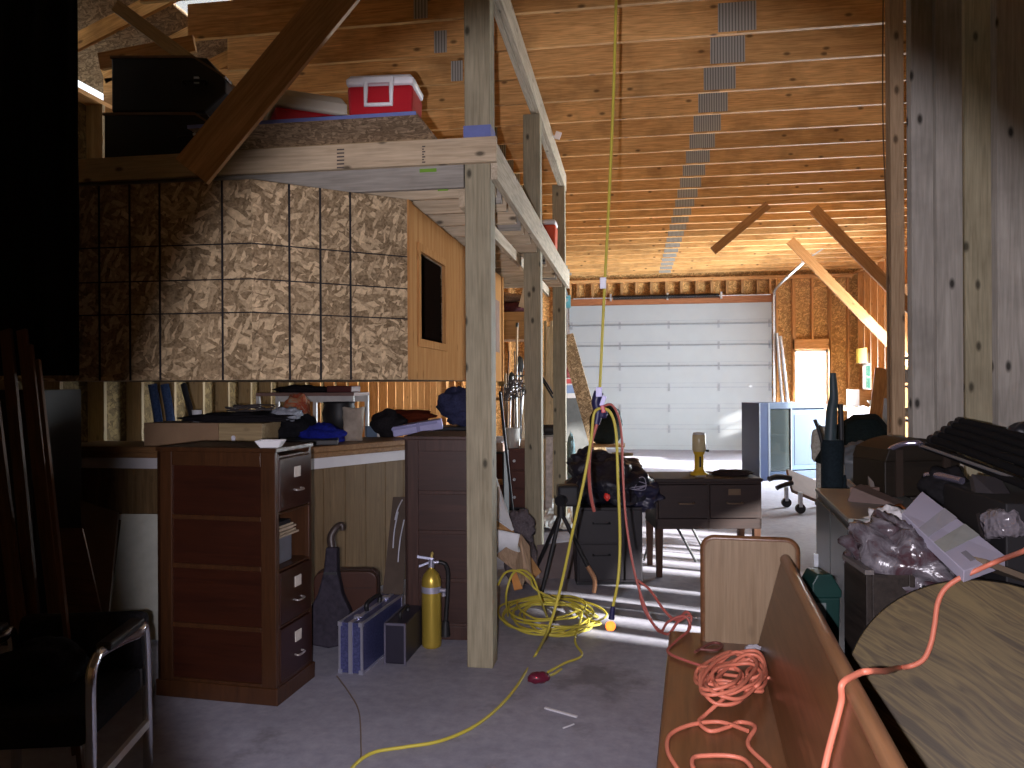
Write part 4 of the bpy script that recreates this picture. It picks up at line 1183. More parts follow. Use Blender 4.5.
# ================= desk =================
DKW = wood('desk_wood', (.015, .006, .005), (.032, .013, .010), 'X', 9, .6, 0, .03, .4, .2, .5)
D0 = FL(656, 578); 
dk_ = thing('desk', 'dark brown two-drawer desk on tall legs, pushed near black bags', 'desk', (D0.x, D0.y, 0), TH)
DWd, DD, DHt = .875, .50, .815
mb = MB(); mb.box(-.01, DWd + .005, -.012, DD + .01, DHt - .028, DHt); mb.build('desktop', DKW, dk_, bevel=.005)
mb = MB(); zb0, zb1 = .40, DHt - .03
mb.box(.0, .02, .0, DD, zb0, zb1); mb.box(DWd - .025, DWd - .005, 0, DD, zb0, zb1); mb.box(0, DWd - .005, DD - .02, DD, zb0, zb1); mb.box(0, DWd - .005, .0, DD, zb0, zb0 + .085); mb.box(.425, .445, .0, DD, zb0, zb1); mb.box(0, DWd - .005, 0, .02, zb1 - .018, zb1)
mb.build('carcass', DKW, dk_, bevel=.003)
for x0, x1, hx in ((.022, .423, .25), (.447, DWd - .027, .645)):
    mb = MB(); mb.box(x0, x1, -.012, .008, zb0 + .09, zb1 - .02); dr = mb.build('drawer', DKW, dk_, bevel=.004)
    zc = zb0 + .22
    mb = MB(); mb.tube([(hx - .06, -.012, zc), (hx - .055, -.036, zc - .006), (hx + .055, -.036, zc - .006), (hx + .06, -.012, zc)], .006, 8); mb.build('handle', plain('old_brass', (.22, .15, .10), .4, .7) if 'old_brass' not in bpy.data.materials else bpy.data.materials['old_brass'], dr)
    if hx > .5:
        mb = MB(); mb.box(hx - .05, hx + .05, -.016, -.012, zc + .06, zc + .11); mb.build('label_holder', bpy.data.materials['old_brass'], dr)
for x in (.003, DWd - .068):
    for y in (.003, DD - .06):
        mb = MB(); mb.taper((x + .03, y + .03, zb0), (x + .03, y + .03, 0), .06, .045); mb.build('leg', wood('leg_wood', (.05, .02, .010), (.09, .036, .017), 'Z', 9, .55) if 'leg_wood' not in bpy.data.materials else bpy.data.materials['leg_wood'], dk_, bevel=.004)
def on_desk(x, y, z=0): return dk_.matrix_basis @ V((x, y, DHt + z))
# yellow lantern
c = on_desk(.42, .25, .001)
t = thing('lantern', 'yellow upright lantern with clear top standing on the dark desk', 'lantern', c, TH)
yl = plain('lantern_yellow', (.55, .34, .02), .45, var=.05)
mb = MB(); mb.lathe([(.075, 0), (.078, .012), (.05, .03), (.040, .05), (.038, .17), (.046, .185), (.05, .20)], 24); mb.build('body', yl, t)
mb = MB(); mb.lathe([(.050, .20), (.058, .215), (.056, .33), (.050, .345)], 24); mb.build('lens', plain('lens_amber', (.50, .42, .25), .15), t)
mb = MB(); mb.lathe([(.052, .345), (.054, .352), (.046, .36), (.02, .363)], 24); mb.build('cap', plain('lens_cap', (.45, .45, .45), .3), t)
mb = MB(); mb.box(-.008, .008, -.042, -.037, .07, .16); mb.cyl((.056, 0, .205), (.082, 0, .205), .010, n=10); mb.build('switch', M['dark'], t)
mb = MB(); c = on_desk(.70, .22, .02); mb.blob(c, (.17, .11, .03), 80, .3, 3, flat=c.z - .018); solo(mb, 'dark_cloth', cloth('desk_cloth', (.03, .02, .02)), 'dark cloth lying on right end of the desk', 'cloth')
mb = MB(); c = on_desk(.385, .06, .012); mb.cbox(c, (.10, .014, .012), Matrix.Rotation(.5, 3, 'Z')); solo(mb, 'screwdriver', plain('tool_grey', (.35, .33, .33), .4, .5), 'small pale tool lying at the front of the desktop', 'tool')
# folding legs of a stand behind the desk
t = thing('folding_stand', 'thin black folding stand behind the dark desk, its legs crossing', 'stand', on_desk(.3, .9, -DHt))
for a, b in (((672, 518), (696, 563)), ((688, 520), (706, 556)), ((652, 530), (644, 562))):
    d1 = dfloor(b[1]); A_, B_ = P(*a, d1 + .05), P(*b, d1)
    mb = MB(); mb.tube([A_, B_ + V((0, 0, .011))], .011, 8, raw=True); mb.build('leg', M['dark'], t, world=True)
mb = MB(); c = t.location; mb.cyl((c.x - .3, c.y + .05, .60), (c.x + .35, c.y - .05, .62), .012, n=8); mb.build('crossbar', M['dark'], t, world=True)

# ================= black bin with bags =================
B0 = FL(577, 586)
t = thing('drawer_unit', 'dark squat drawer unit under the heap of black bags', 'drawer unit', (B0.x, B0.y, 0), TH)
mb = MB(); mb.box(0, .52, 0, .42, .03, .62); mb.build('carcass', plain('unit_dark', (.016, .013, .017), .5), t, bevel=.006)
mb = MB(); mb.box(.015, .365, -.012, 0, .05, .33); d_ = mb.build('drawer', bpy.data.materials['unit_dark'], t, bevel=.004)
mb = MB(); mb.tube([(.13, -.012, .25), (.135, -.035, .245), (.25, -.035, .245), (.255, -.012, .25)], .006, 8); mb.build('handle', M['dark'], d_)
mb = MB(); mb.box(.015, .365, -.012, 0, .345, .60); d_ = mb.build('drawer', bpy.data.materials['unit_dark'], t, bevel=.004)
mb = MB(); mb.tube([(.13, -.012, .50), (.135, -.035, .495), (.25, -.035, .495), (.255, -.012, .50)], .006, 8); mb.build('handle', M['dark'], d_)
mb = MB(); mb.box(.38, .51, -.012, 0, .05, .60); mb.build('side_door', bpy.data.materials['unit_dark'], t, bevel=.004)
mb = MB(); mb.box(.0, .52, .03, .4, 0, .03); mb.build('plinth', M['dark'], t)
um = t.matrix_basis
def blackbag():
    k = NT('bin_bag', .32, spec=.5)
    nz = k.noise(k.tc.outputs['Object'], 16, 4, .6, .8); k.bump(nz.outputs['Fac'], .7, .02)
    return k.out((.012, .012, .022))
BB = blackbag()
mb = MB(); c = um @ V((.27, .2, .79)); mb.blob(c, (.30, .24, .19), 91, .45, 2.3, 48, 30, flat=.628, fine=.13)
solo(mb, 'bin_bag', BB, 'crumpled black plastic bag with strands, on the dark drawer unit', 'bag')
mb = MB(); c = um @ V((.14, .30, .94)); mb.blob(c, (.16, .13, .11), 93, .5, 2.1, 40, 26, fine=.12)
o = solo(mb, 'bin_bag', BB, 'topmost black bag rising to a point beside the hanging cords', 'bag')
mb = MB(); c = um @ V((.52, .19, .70)); mb.blob(c, (.16, .17, .12), 96, .45, 2.5, 40, 26, fine=.14)
solo(mb, 'bin_bag', plain('bag_navy', (.02, .02, .05), .35), 'dark blue-black bag bulging right toward the desk', 'bag')
mb = MB(); c = um @ V((.45, .2, .86)); rr = random.Random(9)
pts = [(c.x + rr.uniform(-.16, .16), c.y + rr.uniform(-.2, -.05), c.z + rr.uniform(-.17, .02)) for _ in range(16)]
mb.tube(pts, .0035, 5); solo(mb, 'wire_strands', plain('strand', (.30, .28, .36), .3), 'loose pale wire strands over the black bags', 'wire')
mb = MB(); c = P(607, 497, 5.78); mb.blob(c, (.022, .014, .026), 97, .4, 3); solo(mb, 'red_reflector', plain('red_spot', (.75, .04, .03), .3), 'small red reflector on the front of black bags', 'reflector')
mb = MB(); c = um @ V((.40, .42, .98)); 
for i in range(4): mb.bar((c.x - .12 + .02 * i, c.y - .03 * i, c.z + .012 * i), (c.x + .11, c.y + .02 * i, c.z + .02), .02, .012)
solo(mb, 'wood_scraps', M['stud_pale'], 'pale scraps of wood lying on top of the black bags', 'scrap wood')
# tripod stand
ap = P(561, 512, 5.85)
t = thing('tripod_stand', 'black tripod stand left of the drawer unit, copper foot forward', 'tripod', (ap.x, ap.y, 0))
for (px, py) in ((531, 581), (541, 597), (594, 594)):
    f_ = FL(px, py); f_.z = .012
    if px > 560:
        k1 = ap.lerp(f_, .72) + V((.02, 0, .03))
        mb = MB(); mb.tube([ap, ap.lerp(k1, .5), k1], .016, 10); lg_ = mb.build('leg', M['dark'], t, world=True)
        mb = MB(); mb.tube([k1, k1.lerp(f_, .6) + V((.025, 0, .02)), f_], .018, 10); mb.build('foot', plain('copper', (.42, .22, .12), .35, .4), lg_, world=True)['label'] = 'copper coloured foot'
    else:
        mb = MB(); mb.tube([ap, f_], .016, 10, raw=True); mb.build('leg', M['dark'], t, world=True)
mb = MB(); mb.cyl(ap - V((0, 0, .04)), ap + V((0, 0, .06)), .03); mb.build('hub', M['dark'], t, world=True)
mb = MB(); mb.cbox(ap + V((.05, .0, .13)), (.16, .14, .16), Matrix.Rotation(.2, 3, 'Z')); mb.cyl(ap + V((.02, -.06, .1)), ap + V((.0, -.12, .1)), .04); mb.build('head', M['black_plastic'], t, bevel=.02, world=True)

# ================= things on the floor by the posts =================
def floor_quad(name, label, cat, px, mat, th=.006, z=.0):
    pts = [FL(*p) for p in px]
    mb = MB(); n = len(pts)
    mb.add([p + V((0, 0, z)) for p in pts] + [p + V((0, 0, z + th)) for p in pts], [tuple(range(n)), tuple(reversed(range(n, 2 * n)))] + [(i, i + n, (i + 1) % n + n, (i + 1) % n) for i in range(n)])
    return solo(mb, name, mat, label, cat)
lean_panel('dark_carton_sheet', 'greyish brown carton sheet standing between tripod legs', 'cardboard', [(537, 545), (578, 541), (578, 586), (540, 588)], 6.5, 6.28, .012, plain('carton_grey', (.17, .135, .13), .8))
mb = MB()
def plasf(u, v):
    p = FL(541 + 40 * u + 6 * v, 531 - 34 * v)
    p.z = .02 + .05 * abs(noise.noise(V((u * 4, v * 5, 3)))) + .02 * noise.noise(V((u * 13, v * 13, 7)))
    return p
mb.sheet(plasf, 40, 40, .003)
solo(mb, 'plastic_sheet', plain('milky_plastic', (.62, .66, .68), .2), 'milky plastic sheet crumpled on floor behind the tripod', 'plastic sheet')
# white foam panel and rolled foam right of the nearest post
lean_panel('foam_board', 'white triangular foam board leaning behind the nearest post', 'board', [(488, 462), (497, 478), (514, 530), (488, 512)], 5.9, 5.6, .02, plain('foam_white', (.66, .68, .70), .8))
a, b = P(489, 537, 5.1), P(520, 548, 5.15)
mb = MB(); mb.M = Matrix.Identity(4)
def foamf(u, v):
    p = P(486 + 34 * u, 527 + 7 * u + 24 * v - 10 * u * v, 5.15 + .10 * math.sin(v * 2.6) * 1.0)
    p.y -= .09 * math.sin(math.pi * v); return p
mb.sheet(foamf, 20, 14, .03)
solo(mb, 'foam_sheet', bpy.data.materials['foam_white'], 'curled white foam sheet on the splintered board by nearest post', 'foam')
def splinter():
    pts = [(496, 556), (520, 536), (529, 548), (531, 586), (525, 580), (521, 590), (515, 571)]
    ds = [5.05, 5.25, 5.3, 5.18, 5.2, 5.16, 5.1]
    A_ = [P(*p, d) for p, d in zip(pts, ds)]
    n = len(A_); off = V((.004, .022, .008))
    mb = MB(); mb.add(A_ + [p + off for p in A_], [tuple(range(n)), tuple(reversed(range(n, 2 * n)))] + [(i, i + n, (i + 1) % n + n, (i + 1) % n) for i in range(n)])
    return mb
solo(splinter(), 'splintered_board', wood('splinter_wood', (.25, .17, .11), (.42, .30, .20), 'Z', 8, .7), 'broken splintered brown board leaning right of nearest post', 'board')
board('brown_plank', P(490, 508, 5.7), P(536, 576, 5.9), .10, .025, M['brace'], 'brown plank sloping behind the curled foam sheet', 'plank', up=(0, 0, 1))
lean_panel('orange_splinter', 'small orange wood splinter by the yellow cord coil', 'scrap wood', [(511, 576), (516, 572), (522, 588), (514, 590)], 5.05, 4.98, .012, plain('orange_wood', (.55, .24, .07), .6))
mb = MB(); c = P(521, 528, 6.1); mb.blob(c, (.10, .09, .13), 101, .4, 2.6, fine=.15); mb.blob((c.x, c.y, .2), (.13, .12, .2), 102, .3, 2, flat=.0)
solo(mb, 'grey_rag', cloth('rag', (.13, .11, .12)), 'grey rag heap behind the curled foam sheet', 'rag')
# bits on the floor
mb = MB(); a, b = FL(545, 709), FL(577, 718); mb.bar(a + V((0, 0, .006)), b + V((0, 0, .006)), .008, .012); solo(mb, 'pale_stick', M['trim_white'], 'thin pale stick lying on the concrete in foreground', 'stick')
mb = MB(); mb.tube([FL(563, 728, .004), FL(569, 726, .004), FL(574, 724, .004)], .004, 6); solo(mb, 'pale_chip', M['trim_white'], 'short pale chip on the concrete below the thin stick', 'chip')
mb = MB(); mb.tube([FL(337, 676, .004), FL(350, 694, .004), FL(359, 712, .004), FL(361, 745, .004), FL(361, 758, .004)], .0035, 6); solo(mb, 'thin_wire', plain('thin_brown', (.20, .14, .10), .6), 'thin brown wire on concrete running from aluminium case', 'wire')

# ================= pew =================
PW = wood('pew_wood', (.12, .050, .020), (.21, .092, .038), 'Y', 7, .32, 0, .02, .35, .0, .5)
PWe = wood('pew_panel', (.22, .145, .082), (.31, .225, .14), 'Z', 9, .4, .2, .02, .3)
pe = thing('pew', 'long wooden pew with orange cord coiled on its seat', 'pew', (.165, 3.53, 0), R(-4.4))
SL, SZ, SD = 3.3, .44, .40
mb = MB(); mb.box(-.01, SD, -SL, .16, SZ - .035, SZ); mb.build('seat', PW, pe, bevel=.014)
mb = MB(); mb.box(.01, .035, -SL, .12, .26, SZ - .035); mb.build('apron', PW, pe, bevel=.004)
mb = MB()
lean = .085
mb.prism([(SD - .03, SZ - .02), (SD + .0, SZ - .06), (SD + lean + .03, .82), (SD + lean - .010, .82)], -SL, .02)
mb.build('backrest', PW, pe, bevel=.004)
mb = MB(); mb.tube([(SD + lean + .010, .02, .825), (SD + lean + .010, -SL, .825)], .024, 14, raw=True); mb.build('top_rail', wood('pew_rail', (.22, .10, .045), (.34, .17, .08), 'Y', 7, .35), pe)
mb = MB()
ep = rrect(.195, .50, .045, .40); ep = [(x + .345, z) for x, z in ep]
mb.prism(ep, .03, .065); mb.build('end_panel', PWe, pe, bevel=.004)['label'] = 'paler end panel with dark rounded edge'
mb = MB(); 
edge = [(x, .0475, z) for x, z in rrect(.198, .505, .047, .3975)]; edge = [(x + .345, y, z) for x, y, z in edge]
mb.tube(edge + [edge[0]], .016, 8, raw=True); mb.build('edge_moulding', PW, pe)
for y in (.09, -1.6, -SL + .05):
    mb = MB(); mb.box(.04, SD + .04, y - .02, y + .02, 0, SZ - .036); mb.build('leg', PW, pe, bevel=.004)
mb = MB(); q = FL(752, 645, SZ + .02); 
mb.blob((q.x, q.y - .04, SZ + .018), (.035, .02, .016), 111, .4, 3, flat=SZ + .002); solo(mb, 'wad', plain('wad', (.40, .38, .42), .6), 'small pale wad in the corner of the pew seat', 'scrap')

# ================= cords =================
YC = plain('yellow_cord', (.52, .44, .06), .45, var=.08)
OC = plain('orange_cord', (.60, .18, .11), .45, var=.06)
PC = plain('pinkish_cord', (.40, .10, .08), .45, var=.06)
def coil(c, rx, ry, n, rz_, seed, tilt=.02, drift=.15, z0=.008, lay=.012, start=0.0):
    rr = random.Random(seed); pts = []
    k = 9
    ox = oy = 0; fx = fy = 1
    for i in range(int(n * k)):
        if i % k == 0:
            ox, oy = rr.uniform(-drift, drift) * rx, rr.uniform(-drift, drift) * ry; fx, fy = rr.uniform(.72, 1.08), rr.uniform(.72, 1.08)
        a = start + 2 * math.pi * i / k
        x = rx * fx * math.cos(a) + ox; y = ry * fy * math.sin(a) + oy
        xr = x * math.cos(rz_) - y * math.sin(rz_); yr = x * math.sin(rz_) + y * math.cos(rz_)
        pts.append(V((c.x + xr, c.y + yr, z0 + lay * (i / k) * .55 + rr.uniform(0, tilt))))
    return pts
# hanging yellow cord with tags and connectors: from a truss down to the knot
t = thing('hanging_extension_lead', 'yellow extension cord hanging straight from trusses to the knotted connectors', 'cord', (P(601, 390, 4.0).x, P(601, 390, 4.0).y, 1.2))
top_ = P(617.5, -60, 4.0); top_.z = min(top_.z, ZC + .02)
knot = P(600, 388, 4.0)
mb = MB(); mb.tube([top_, P(614, 80, 4.0), P(609, 200, 4.0), P(604, 300, 4.0), knot], .0078, 10); mb.build('cord', YC, t, world=True)
mb = MB(); c = P(603, 283, 3.985); mb.cbox(c, (.032, .012, .058), Matrix.Rotation(.0, 3, 'Y')); mb.build('paper_tag', M['white_tag'], t, bevel=.003, world=True)
mb = MB(); c = P(599, 392, 3.98); mb.cbox(c, (.032, .016, .05)); mb.cbox(P(603, 401, 3.985), (.022, .02, .055), Matrix.Rotation(.35, 3, 'Y')); mb.build('label_sleeve', plain('violet_white', (.55, .52, .85), .4), t, bevel=.003, world=True)
mb = MB(); mb.tube([P(599, 392, 4.0), P(596, 402, 4.0), P(598, 412, 4.0), P(596, 424, 4.0)], (.026, .020), 10); mb.blob(P(602, 414, 4.0), (.03, .025, .022), 5, .3, 3); mb.build('connector', plain('navy_plug', (.02, .018, .07), .4), t, world=True)
mb = MB(); mb.cbox(P(603, 409, 3.975), (.022, .02, .04), Matrix.Rotation(-.2, 3, 'Y')); mb.build('red_plug', plain('red_plug', (.5, .05, .05), .4), t, bevel=.004, world=True)
# left yellow run: knot -> down -> across the floor to the lower left
k0 = P(600, 408, 3.98)
run_pts = [k0, P(594, 414, 3.98), P(591, 440, 3.98), P(584, 480, 3.97), P(573, 530, 3.98), P(560, 590, 4.05), P(548, 630, 4.12)]
fl_ = [(536, 654), (519, 683), (500, 706), (473, 727), (440, 741), (405, 747), (375, 752), (358, 762), (345, 778), (338, 800)]
run_pts += [FL(x, y, .009) for x, y in fl_]
mb = MB(); mb.tube(run_pts, .0078, 10); solo(mb, 'yellow_extension_lead', YC, 'yellow extension cord looping from the knot down across the concrete to lower left', 'cord')
# right yellow drop ending in a glowing orange plug
t = thing('lit_extension_lead', 'yellow cord dropping from the knot, glowing orange plug end', 'cord', (P(611, 625, 3.9).x, P(611, 625, 3.9).y, .3))
e1 = P(612.5, 608, 3.9)
mb = MB(); mb.tube([k0, P(610, 412, 3.98), P(616, 432, 3.97), P(618, 480, 3.95), P(620, 540, 3.93), P(618, 580, 3.9), e1], .0078, 10); mb.build('cord', YC, t, world=True)
mb = MB(); mb.tube([P(613, 606, 3.9), P(611.5, 619, 3.9)], (.011, .016), 12, raw=True); mb.build('plug_body', bpy.data.materials['navy_plug'], t, world=True)
mb = MB(); mb.blob(P(610.5, 626, 3.9), (.026, .024, .024), 3, .12, 2, 16, 12); mb.build('plug_light', emit('orange_glow', (1.0, .16, .02), 3.2), t, world=True)['label'] = 'glowing orange plug end'
# the yellow coil on the floor round the nearest post
cc = FL(551, 622)
pts = coil(cc, .30, .38, 9, .2, 11, .03, .22, .009, .014)
pts += [FL(575, 640, .03), FL(582, 655, .012), FL(565, 663, .012), FL(548, 672, .012)]
head = [P(498, 585, 5.0), P(505, 573, 4.95), P(517, 571, 4.9), P(530, 579, 4.85), P(540, 592, 4.8)]
mb = MB(); mb.tube(head + pts, .0072, 8)
solo(mb, 'cord_coil', YC, 'loose coil of yellow extension cord on floor right of nearest post', 'cord')
a, b = P(497, 592, 4.95), 0
mb = MB(); mb.tube([FL(508, 616, .01), P(506, 596, 5.0), P(512, 575, 5.0), P(522, 570, 4.98), P(533, 578, 4.9), P(541, 600, 4.85), FL(548, 620, .01)], .0072, 8); solo(mb, 'cord_loop', YC, 'standing loop of yellow cord rising above the floor coil', 'cord')
t = thing('red_plug', 'dark red plug end lying on the concrete beside oil stain', 'plug', FL(539, 683) , R(20))
mb = MB(); mb.blob((0, 0, .03), (.062, .035, .030), 6, .2, 2.5, 24, 16, flat=.0); mb.build('plug_body', plain('red_plug_body', (.12, .012, .03), .35), t)
mb = MB(); mb.blob((-.02, -.02, .036), (.014, .012, .012), 6, .2, 2.5, 12, 8); mb.build('plug_light', emit('plug_red', (1.0, .08, .12), 1.2), t)['label'] = 'small red lit lamp in the plug'
mb = MB(); mb.tube([(.05, .01, .03), (.10, .06, .02), (.16, .14, .012)], .007, 8); mb.build('cord_end', YC, t)
# orange cords from the knot to the pew
k1 = P(604, 406, 3.98)
mb = MB(); mb.tube([P(597, 424, 4.0), P(592, 440, 4.0), P(589, 462, 4.0), P(590, 490, 4.05), P(594, 511, 4.1)], .0095, 10); solo(mb, 'orange_lead_stub', PC, 'short dull orange cord end hanging from the navy connector', 'cord')
SZc = SZ + .009
ls = [k1, P(612, 405, 3.98), P(619, 418, 3.97), P(622, 440, 3.95), P(623, 475, 3.93), P(626, 520, 3.9), P(633, 565, 3.85), P(641, 595, 3.82), P(650, 618, 3.8), FL(672, 632, SZc), FL(700, 634, SZc)]
ls = ls[:-2] + [P(660, 632, 3.72), P(668, 622, 3.62), P(684, 616, 3.58), P(690, 628, 3.55), FL(676, 641, SZc), FL(668, 652, SZc), FL(690, 662, SZc), FL(715, 669, SZc)]
mb = MB(); mb.tube(ls, .0062, 8); solo(mb, 'orange_extension_lead', PC, 'thin orange cord sagging from the knot to the pew corner', 'cord')
for i, (lab, pp) in enumerate((('orange cord strand looping lowest at far pew corner', [(639, 585, 3.9), (643, 606, 3.85), (655, 626, 3.8), (668, 634, 3.7), (678, 622, 3.66), (691, 616, 3.62), (688, 634, 3.6), (694, 642, 3.58)]), ('orange cord strand crossing in front of the far pew corner', [(637, 580, 3.95), (650, 590, 3.9), (664, 610, 3.8), (676, 620, 3.75), (686, 612, 3.7), (691, 616, 3.68)]))):
    mb = MB(); mb.tube([P(*p) for p in pp], .007, 8); solo(mb, 'orange_strand', PC, lab, 'cord')
# orange coil on the seat
cc = FL(731, 687, SZ)
pts = coil(cc, .10, .24, 9, -.45, 23, .04, .5, SZc, .011)
pts += coil(FL(722, 690, SZ), .085, .10, 2, .3, 25, .02, .2, SZc + .03, .008)
tail = [FL(722, 700, SZc + .03), FL(705, 715, SZc), FL(699, 722, SZc), FL(710, 731, SZc), FL(728, 727, SZc), FL(740, 722, SZc), FL(755, 727, SZc + .01), FL(748, 745, SZc), FL(770, 768, SZc), FL(780, 790, SZc), FL(765, 800, SZc), FL(745, 760, SZc), FL(700, 756, SZc), FL(692, 764, SZc), FL(700, 778, SZc)]
headc = [FL(715, 669, SZc), FL(728, 675, SZc)]
mb = MB(); mb.tube(headc + pts + tail, .0072, 8)
solo(mb, 'orange_cord_coil', OC, 'tangled coil of orange extension cord lying on the pew seat', 'cord')
mb = MB(); mb.tube([FL(748, 731, SZc + .012), FL(720, 722, SZc), FL(690, 725, SZc), FL(670, 735, SZc), FL(668, 752, SZc), FL(680, 772, SZc)], .0072, 8); solo(mb, 'orange_cord_loop', OC, 'wide single orange cord loop at front of the pew seat', 'cord')
mb = MB(); mb.tube([FL(695, 652, SZc), FL(712, 643, SZc), FL(722, 645, SZc), FL(716, 650, SZc), FL(698, 649, SZc)], .0065, 8); solo(mb, 'dark_cord_loop', plain('brown_cord', (.16, .05, .04), .5), 'small dark cord loop at the foot of pew end panel', 'cord')
# ================= right-hand pile =================
M['steel_dark'] = plain('dark_steel', (.055, .062, .062), .38, .25)
M['crate_dark'] = wood('dark_crate', (.016, .012, .010), (.036, .027, .022), 'Y', 8, .5)
# long dark steel cabinet with closed top (parallel to the pew)
t = thing('steel_cabinet', 'long dark steel cabinet behind the pew, junk piled on its top', 'cabinet', (.875, 3.30, 0), R(-5))
mb = MB(); mb.box(0, .36, 0, .92, .05, 1.03); mb.build('carcass', M['steel_dark'], t, bevel=.006)
mb = MB(); mb.box(-.012, .37, -.01, .93, 1.03, 1.048); mb.build('top', plain('steel_top', (.16, .17, .16), .35, .3), t, bevel=.004)
mb = MB(); mb.box(.01, .35, .02, .9, 0, .05); mb.build('plinth', M['dark'], t)
for y0, y1 in ((.02, .45), (.47, .90)):
    mb = MB(); mb.box(-.010, 0, y0, y1, .08, 1.0); d_ = mb.build('door', M['steel_dark'], t, bevel=.003)
    mb = MB(); mb.box(-.03, -.010, y1 - .06, y1 - .045, .60, .72); mb.build('handle', M['galv'], d_)
# dark crate in front of it
t = thing('dark_crate', 'dark open-topped wooden crate between round tabletop and steel cabinet', 'crate', (.845, 2.99, 0), R(3))
mb = MB(); mb.box(0, .022, 0, .25, 0, .895); mb.box(.15, .172, 0, .25, 0, .895); mb.box(.022, .15, 0, .022, 0, .895); mb.box(.022, .15, .228, .25, 0, .895); mb.box(.022, .15, .022, .228, .60, .62)
mb.build('box', M['crate_dark'], t, bevel=.003)
mb = MB(); mb.box(-.006, .026, -.006, .256, .895, .912); mb.build('rim', plain('crate_rim', (.12, .105, .10), .6), t)
# green jug
c = PZ(827, 3.22, 0)
t = thing('green_bin', 'narrow dark green plastic bin between pew back and dark crate', 'bin', (c.x + .0, c.y, 0), TH)
gp = plain('green_plastic', (.005, .03, .025), .5)
mb = MB(); mb.taper((0, .05, 0), (0, .05, .70), .09, .115); mb.build('body', gp, t, bevel=.008)
mb = MB(); mb.prism([(-.062, .70), (.062, .70), (.062, .73), (.02, .80), (-.04, .80), (-.062, .76)], -.012, .112); mb.build('lid', gp, t, bevel=.006)
mb = MB(); mb.box(-.045, -.005, -.012, -.006, .54, .68); mb.build('label', plain('grey_label', (.14, .17, .165), .6), t)
# leaning round tabletop
def formica():
    k = NT('table_laminate', .55, spec=.25)
    v = k.mapping((1.0, .055, 1), (0, 0, 0)); 
    n = k.noise(k.mapping((1, 1, 1)), 2.2, 2, .5)
    ad = k.n('ShaderNodeVectorMath', operation='MULTIPLY_ADD'); k.l(n.outputs['Color'], ad.inputs[0]); ad.inputs[1].default_value = (.10, .0, .10); k.l(v, ad.inputs[2])
    a = k.noise(ad.outputs[0], 24, 3, .5, .35)
    c = k.ramp(a.outputs['Fac'], [(.34, (.030, .018, .005)), (.43, (.105, .072, .024)), (.50, (.045, .028, .009)), (.56, (.120, .083, .028)), (.62, (.065, .043, .014)), (.7, (.115, .080, .027))])
    f = k.noise(k.mapping((14, .8, 1)), 22, 2)
    c = k.mix(.25, c, k.ramp(f.outputs['Fac'], [(.35, (.03, .02, .008)), (.65, (.095, .066, .028))]))
    return k.out(c)
ctr = P(990, 716, 2.42)
nrm = (V((-.085, 0, H + .05)) - ctr).normalized()
nrm = (nrm + V((.0, 0, .10))).normalized()
gdir = P(1024, 690, 2.42) - P(930, 620, 2.42); gdir -= nrm * gdir.dot(nrm); gdir.normalize()
q = Matrix((nrm.cross(gdir) * -1, gdir, nrm)).transposed()
if q.determinant() < 0: q = Matrix((nrm.cross(gdir), gdir, nrm)).transposed()
t = thing('round_tabletop', 'round wood-grain laminate tabletop leaning on the pile, orange cord across it', 'tabletop', ctr, rot=q.to_euler())
Rr = 136 * 2.42 / 770
mb = MB(); mb.lathe([(Rr - .004, -.024), (Rr, -.020), (Rr, -.003), (Rr - .003, 0)], 96); mb.build('top', formica(), t)
mb = MB(); mb.lathe([(Rr + .0005, -.021), (Rr + .003, -.019), (Rr + .003, -.004), (Rr + .0005, -.002)], 96, cap=False); mb.build('edge_band', M['dark'], t)
mb = MB(); mb.box(-.20, .20, -.035, .035, -.05, -.0245); mb.box(-.035, .035, -.2, .2, -.05, -.0245); mb.build('bracket', M['steel_dark'], t)
# low box it stands on
mb = MB(); low = ctr - V((0, 0, 1)) * 0; zlow = ctr.z - Rr * math.sqrt(1 - nrm.z ** 2)
mb.box(ctr.x - .25, ctr.x + .35, ctr.y - .33, ctr.y - .02, 0, max(.05, zlow - .035)); solo(mb, 'low_crate', M['crate_dark'], 'low dark crate under the foot of round tabletop', 'crate', bevel=.004)
# clear bag of grey things on the crate
def clearbag():
    k = NT('clear_bag', .22, spec=.6)
    n = k.noise(k.tc.outputs['Object'], 14, 4, .6, 1.0)
    k.bump(n.outputs['Fac'], .5, .02)
    return k.out(k.ramp(n.outputs['Fac'], [(.35, (.06, .03, .036)), (.5, (.09, .078, .088)), (.65, (.17, .155, .17))]))
CB = clearbag()
c = P(902, 560, 2.92)
mb = MB(); mb.M = Matrix.Translation(c) @ Matrix.Rotation(-.55, 4, 'Z') @ Matrix.Rotation(.42, 4, 'Y'); mb.blob((0, 0, 0), (.185, .11, .12), 121, .4, 2.2, 56, 36, fine=.12, power=.85)
o = solo(mb, 'plastic_bag', CB, 'shiny clear plastic bag of grey things, left of the long white carton', 'bag')
mb = MB(); a, b = P(882, 520, 3.05), P(905, 508, 3.1)
mb.blob(P(890, 522, 3.08), (.08, .06, .05), 124, .5, 3, fine=.2); 
solo(mb, 'white_wrap', plain('white_wrap', (.55, .53, .53), .3), 'white crumpled wrapping at the top of clear plastic bag', 'wrapping')
mb = MB(); c = P(925, 585, 2.88); mb.cbox(c, (.14, .09, .10), Matrix.Rotation(.4, 3, 'Z') @ Matrix.Rotation(.45, 3, 'Y')); solo(mb, 'brown_packet', plain('brown_packet', (.17, .13, .11), .6), 'dull brown packet showing at the bottom of clear bag', 'packet', bevel=.006)
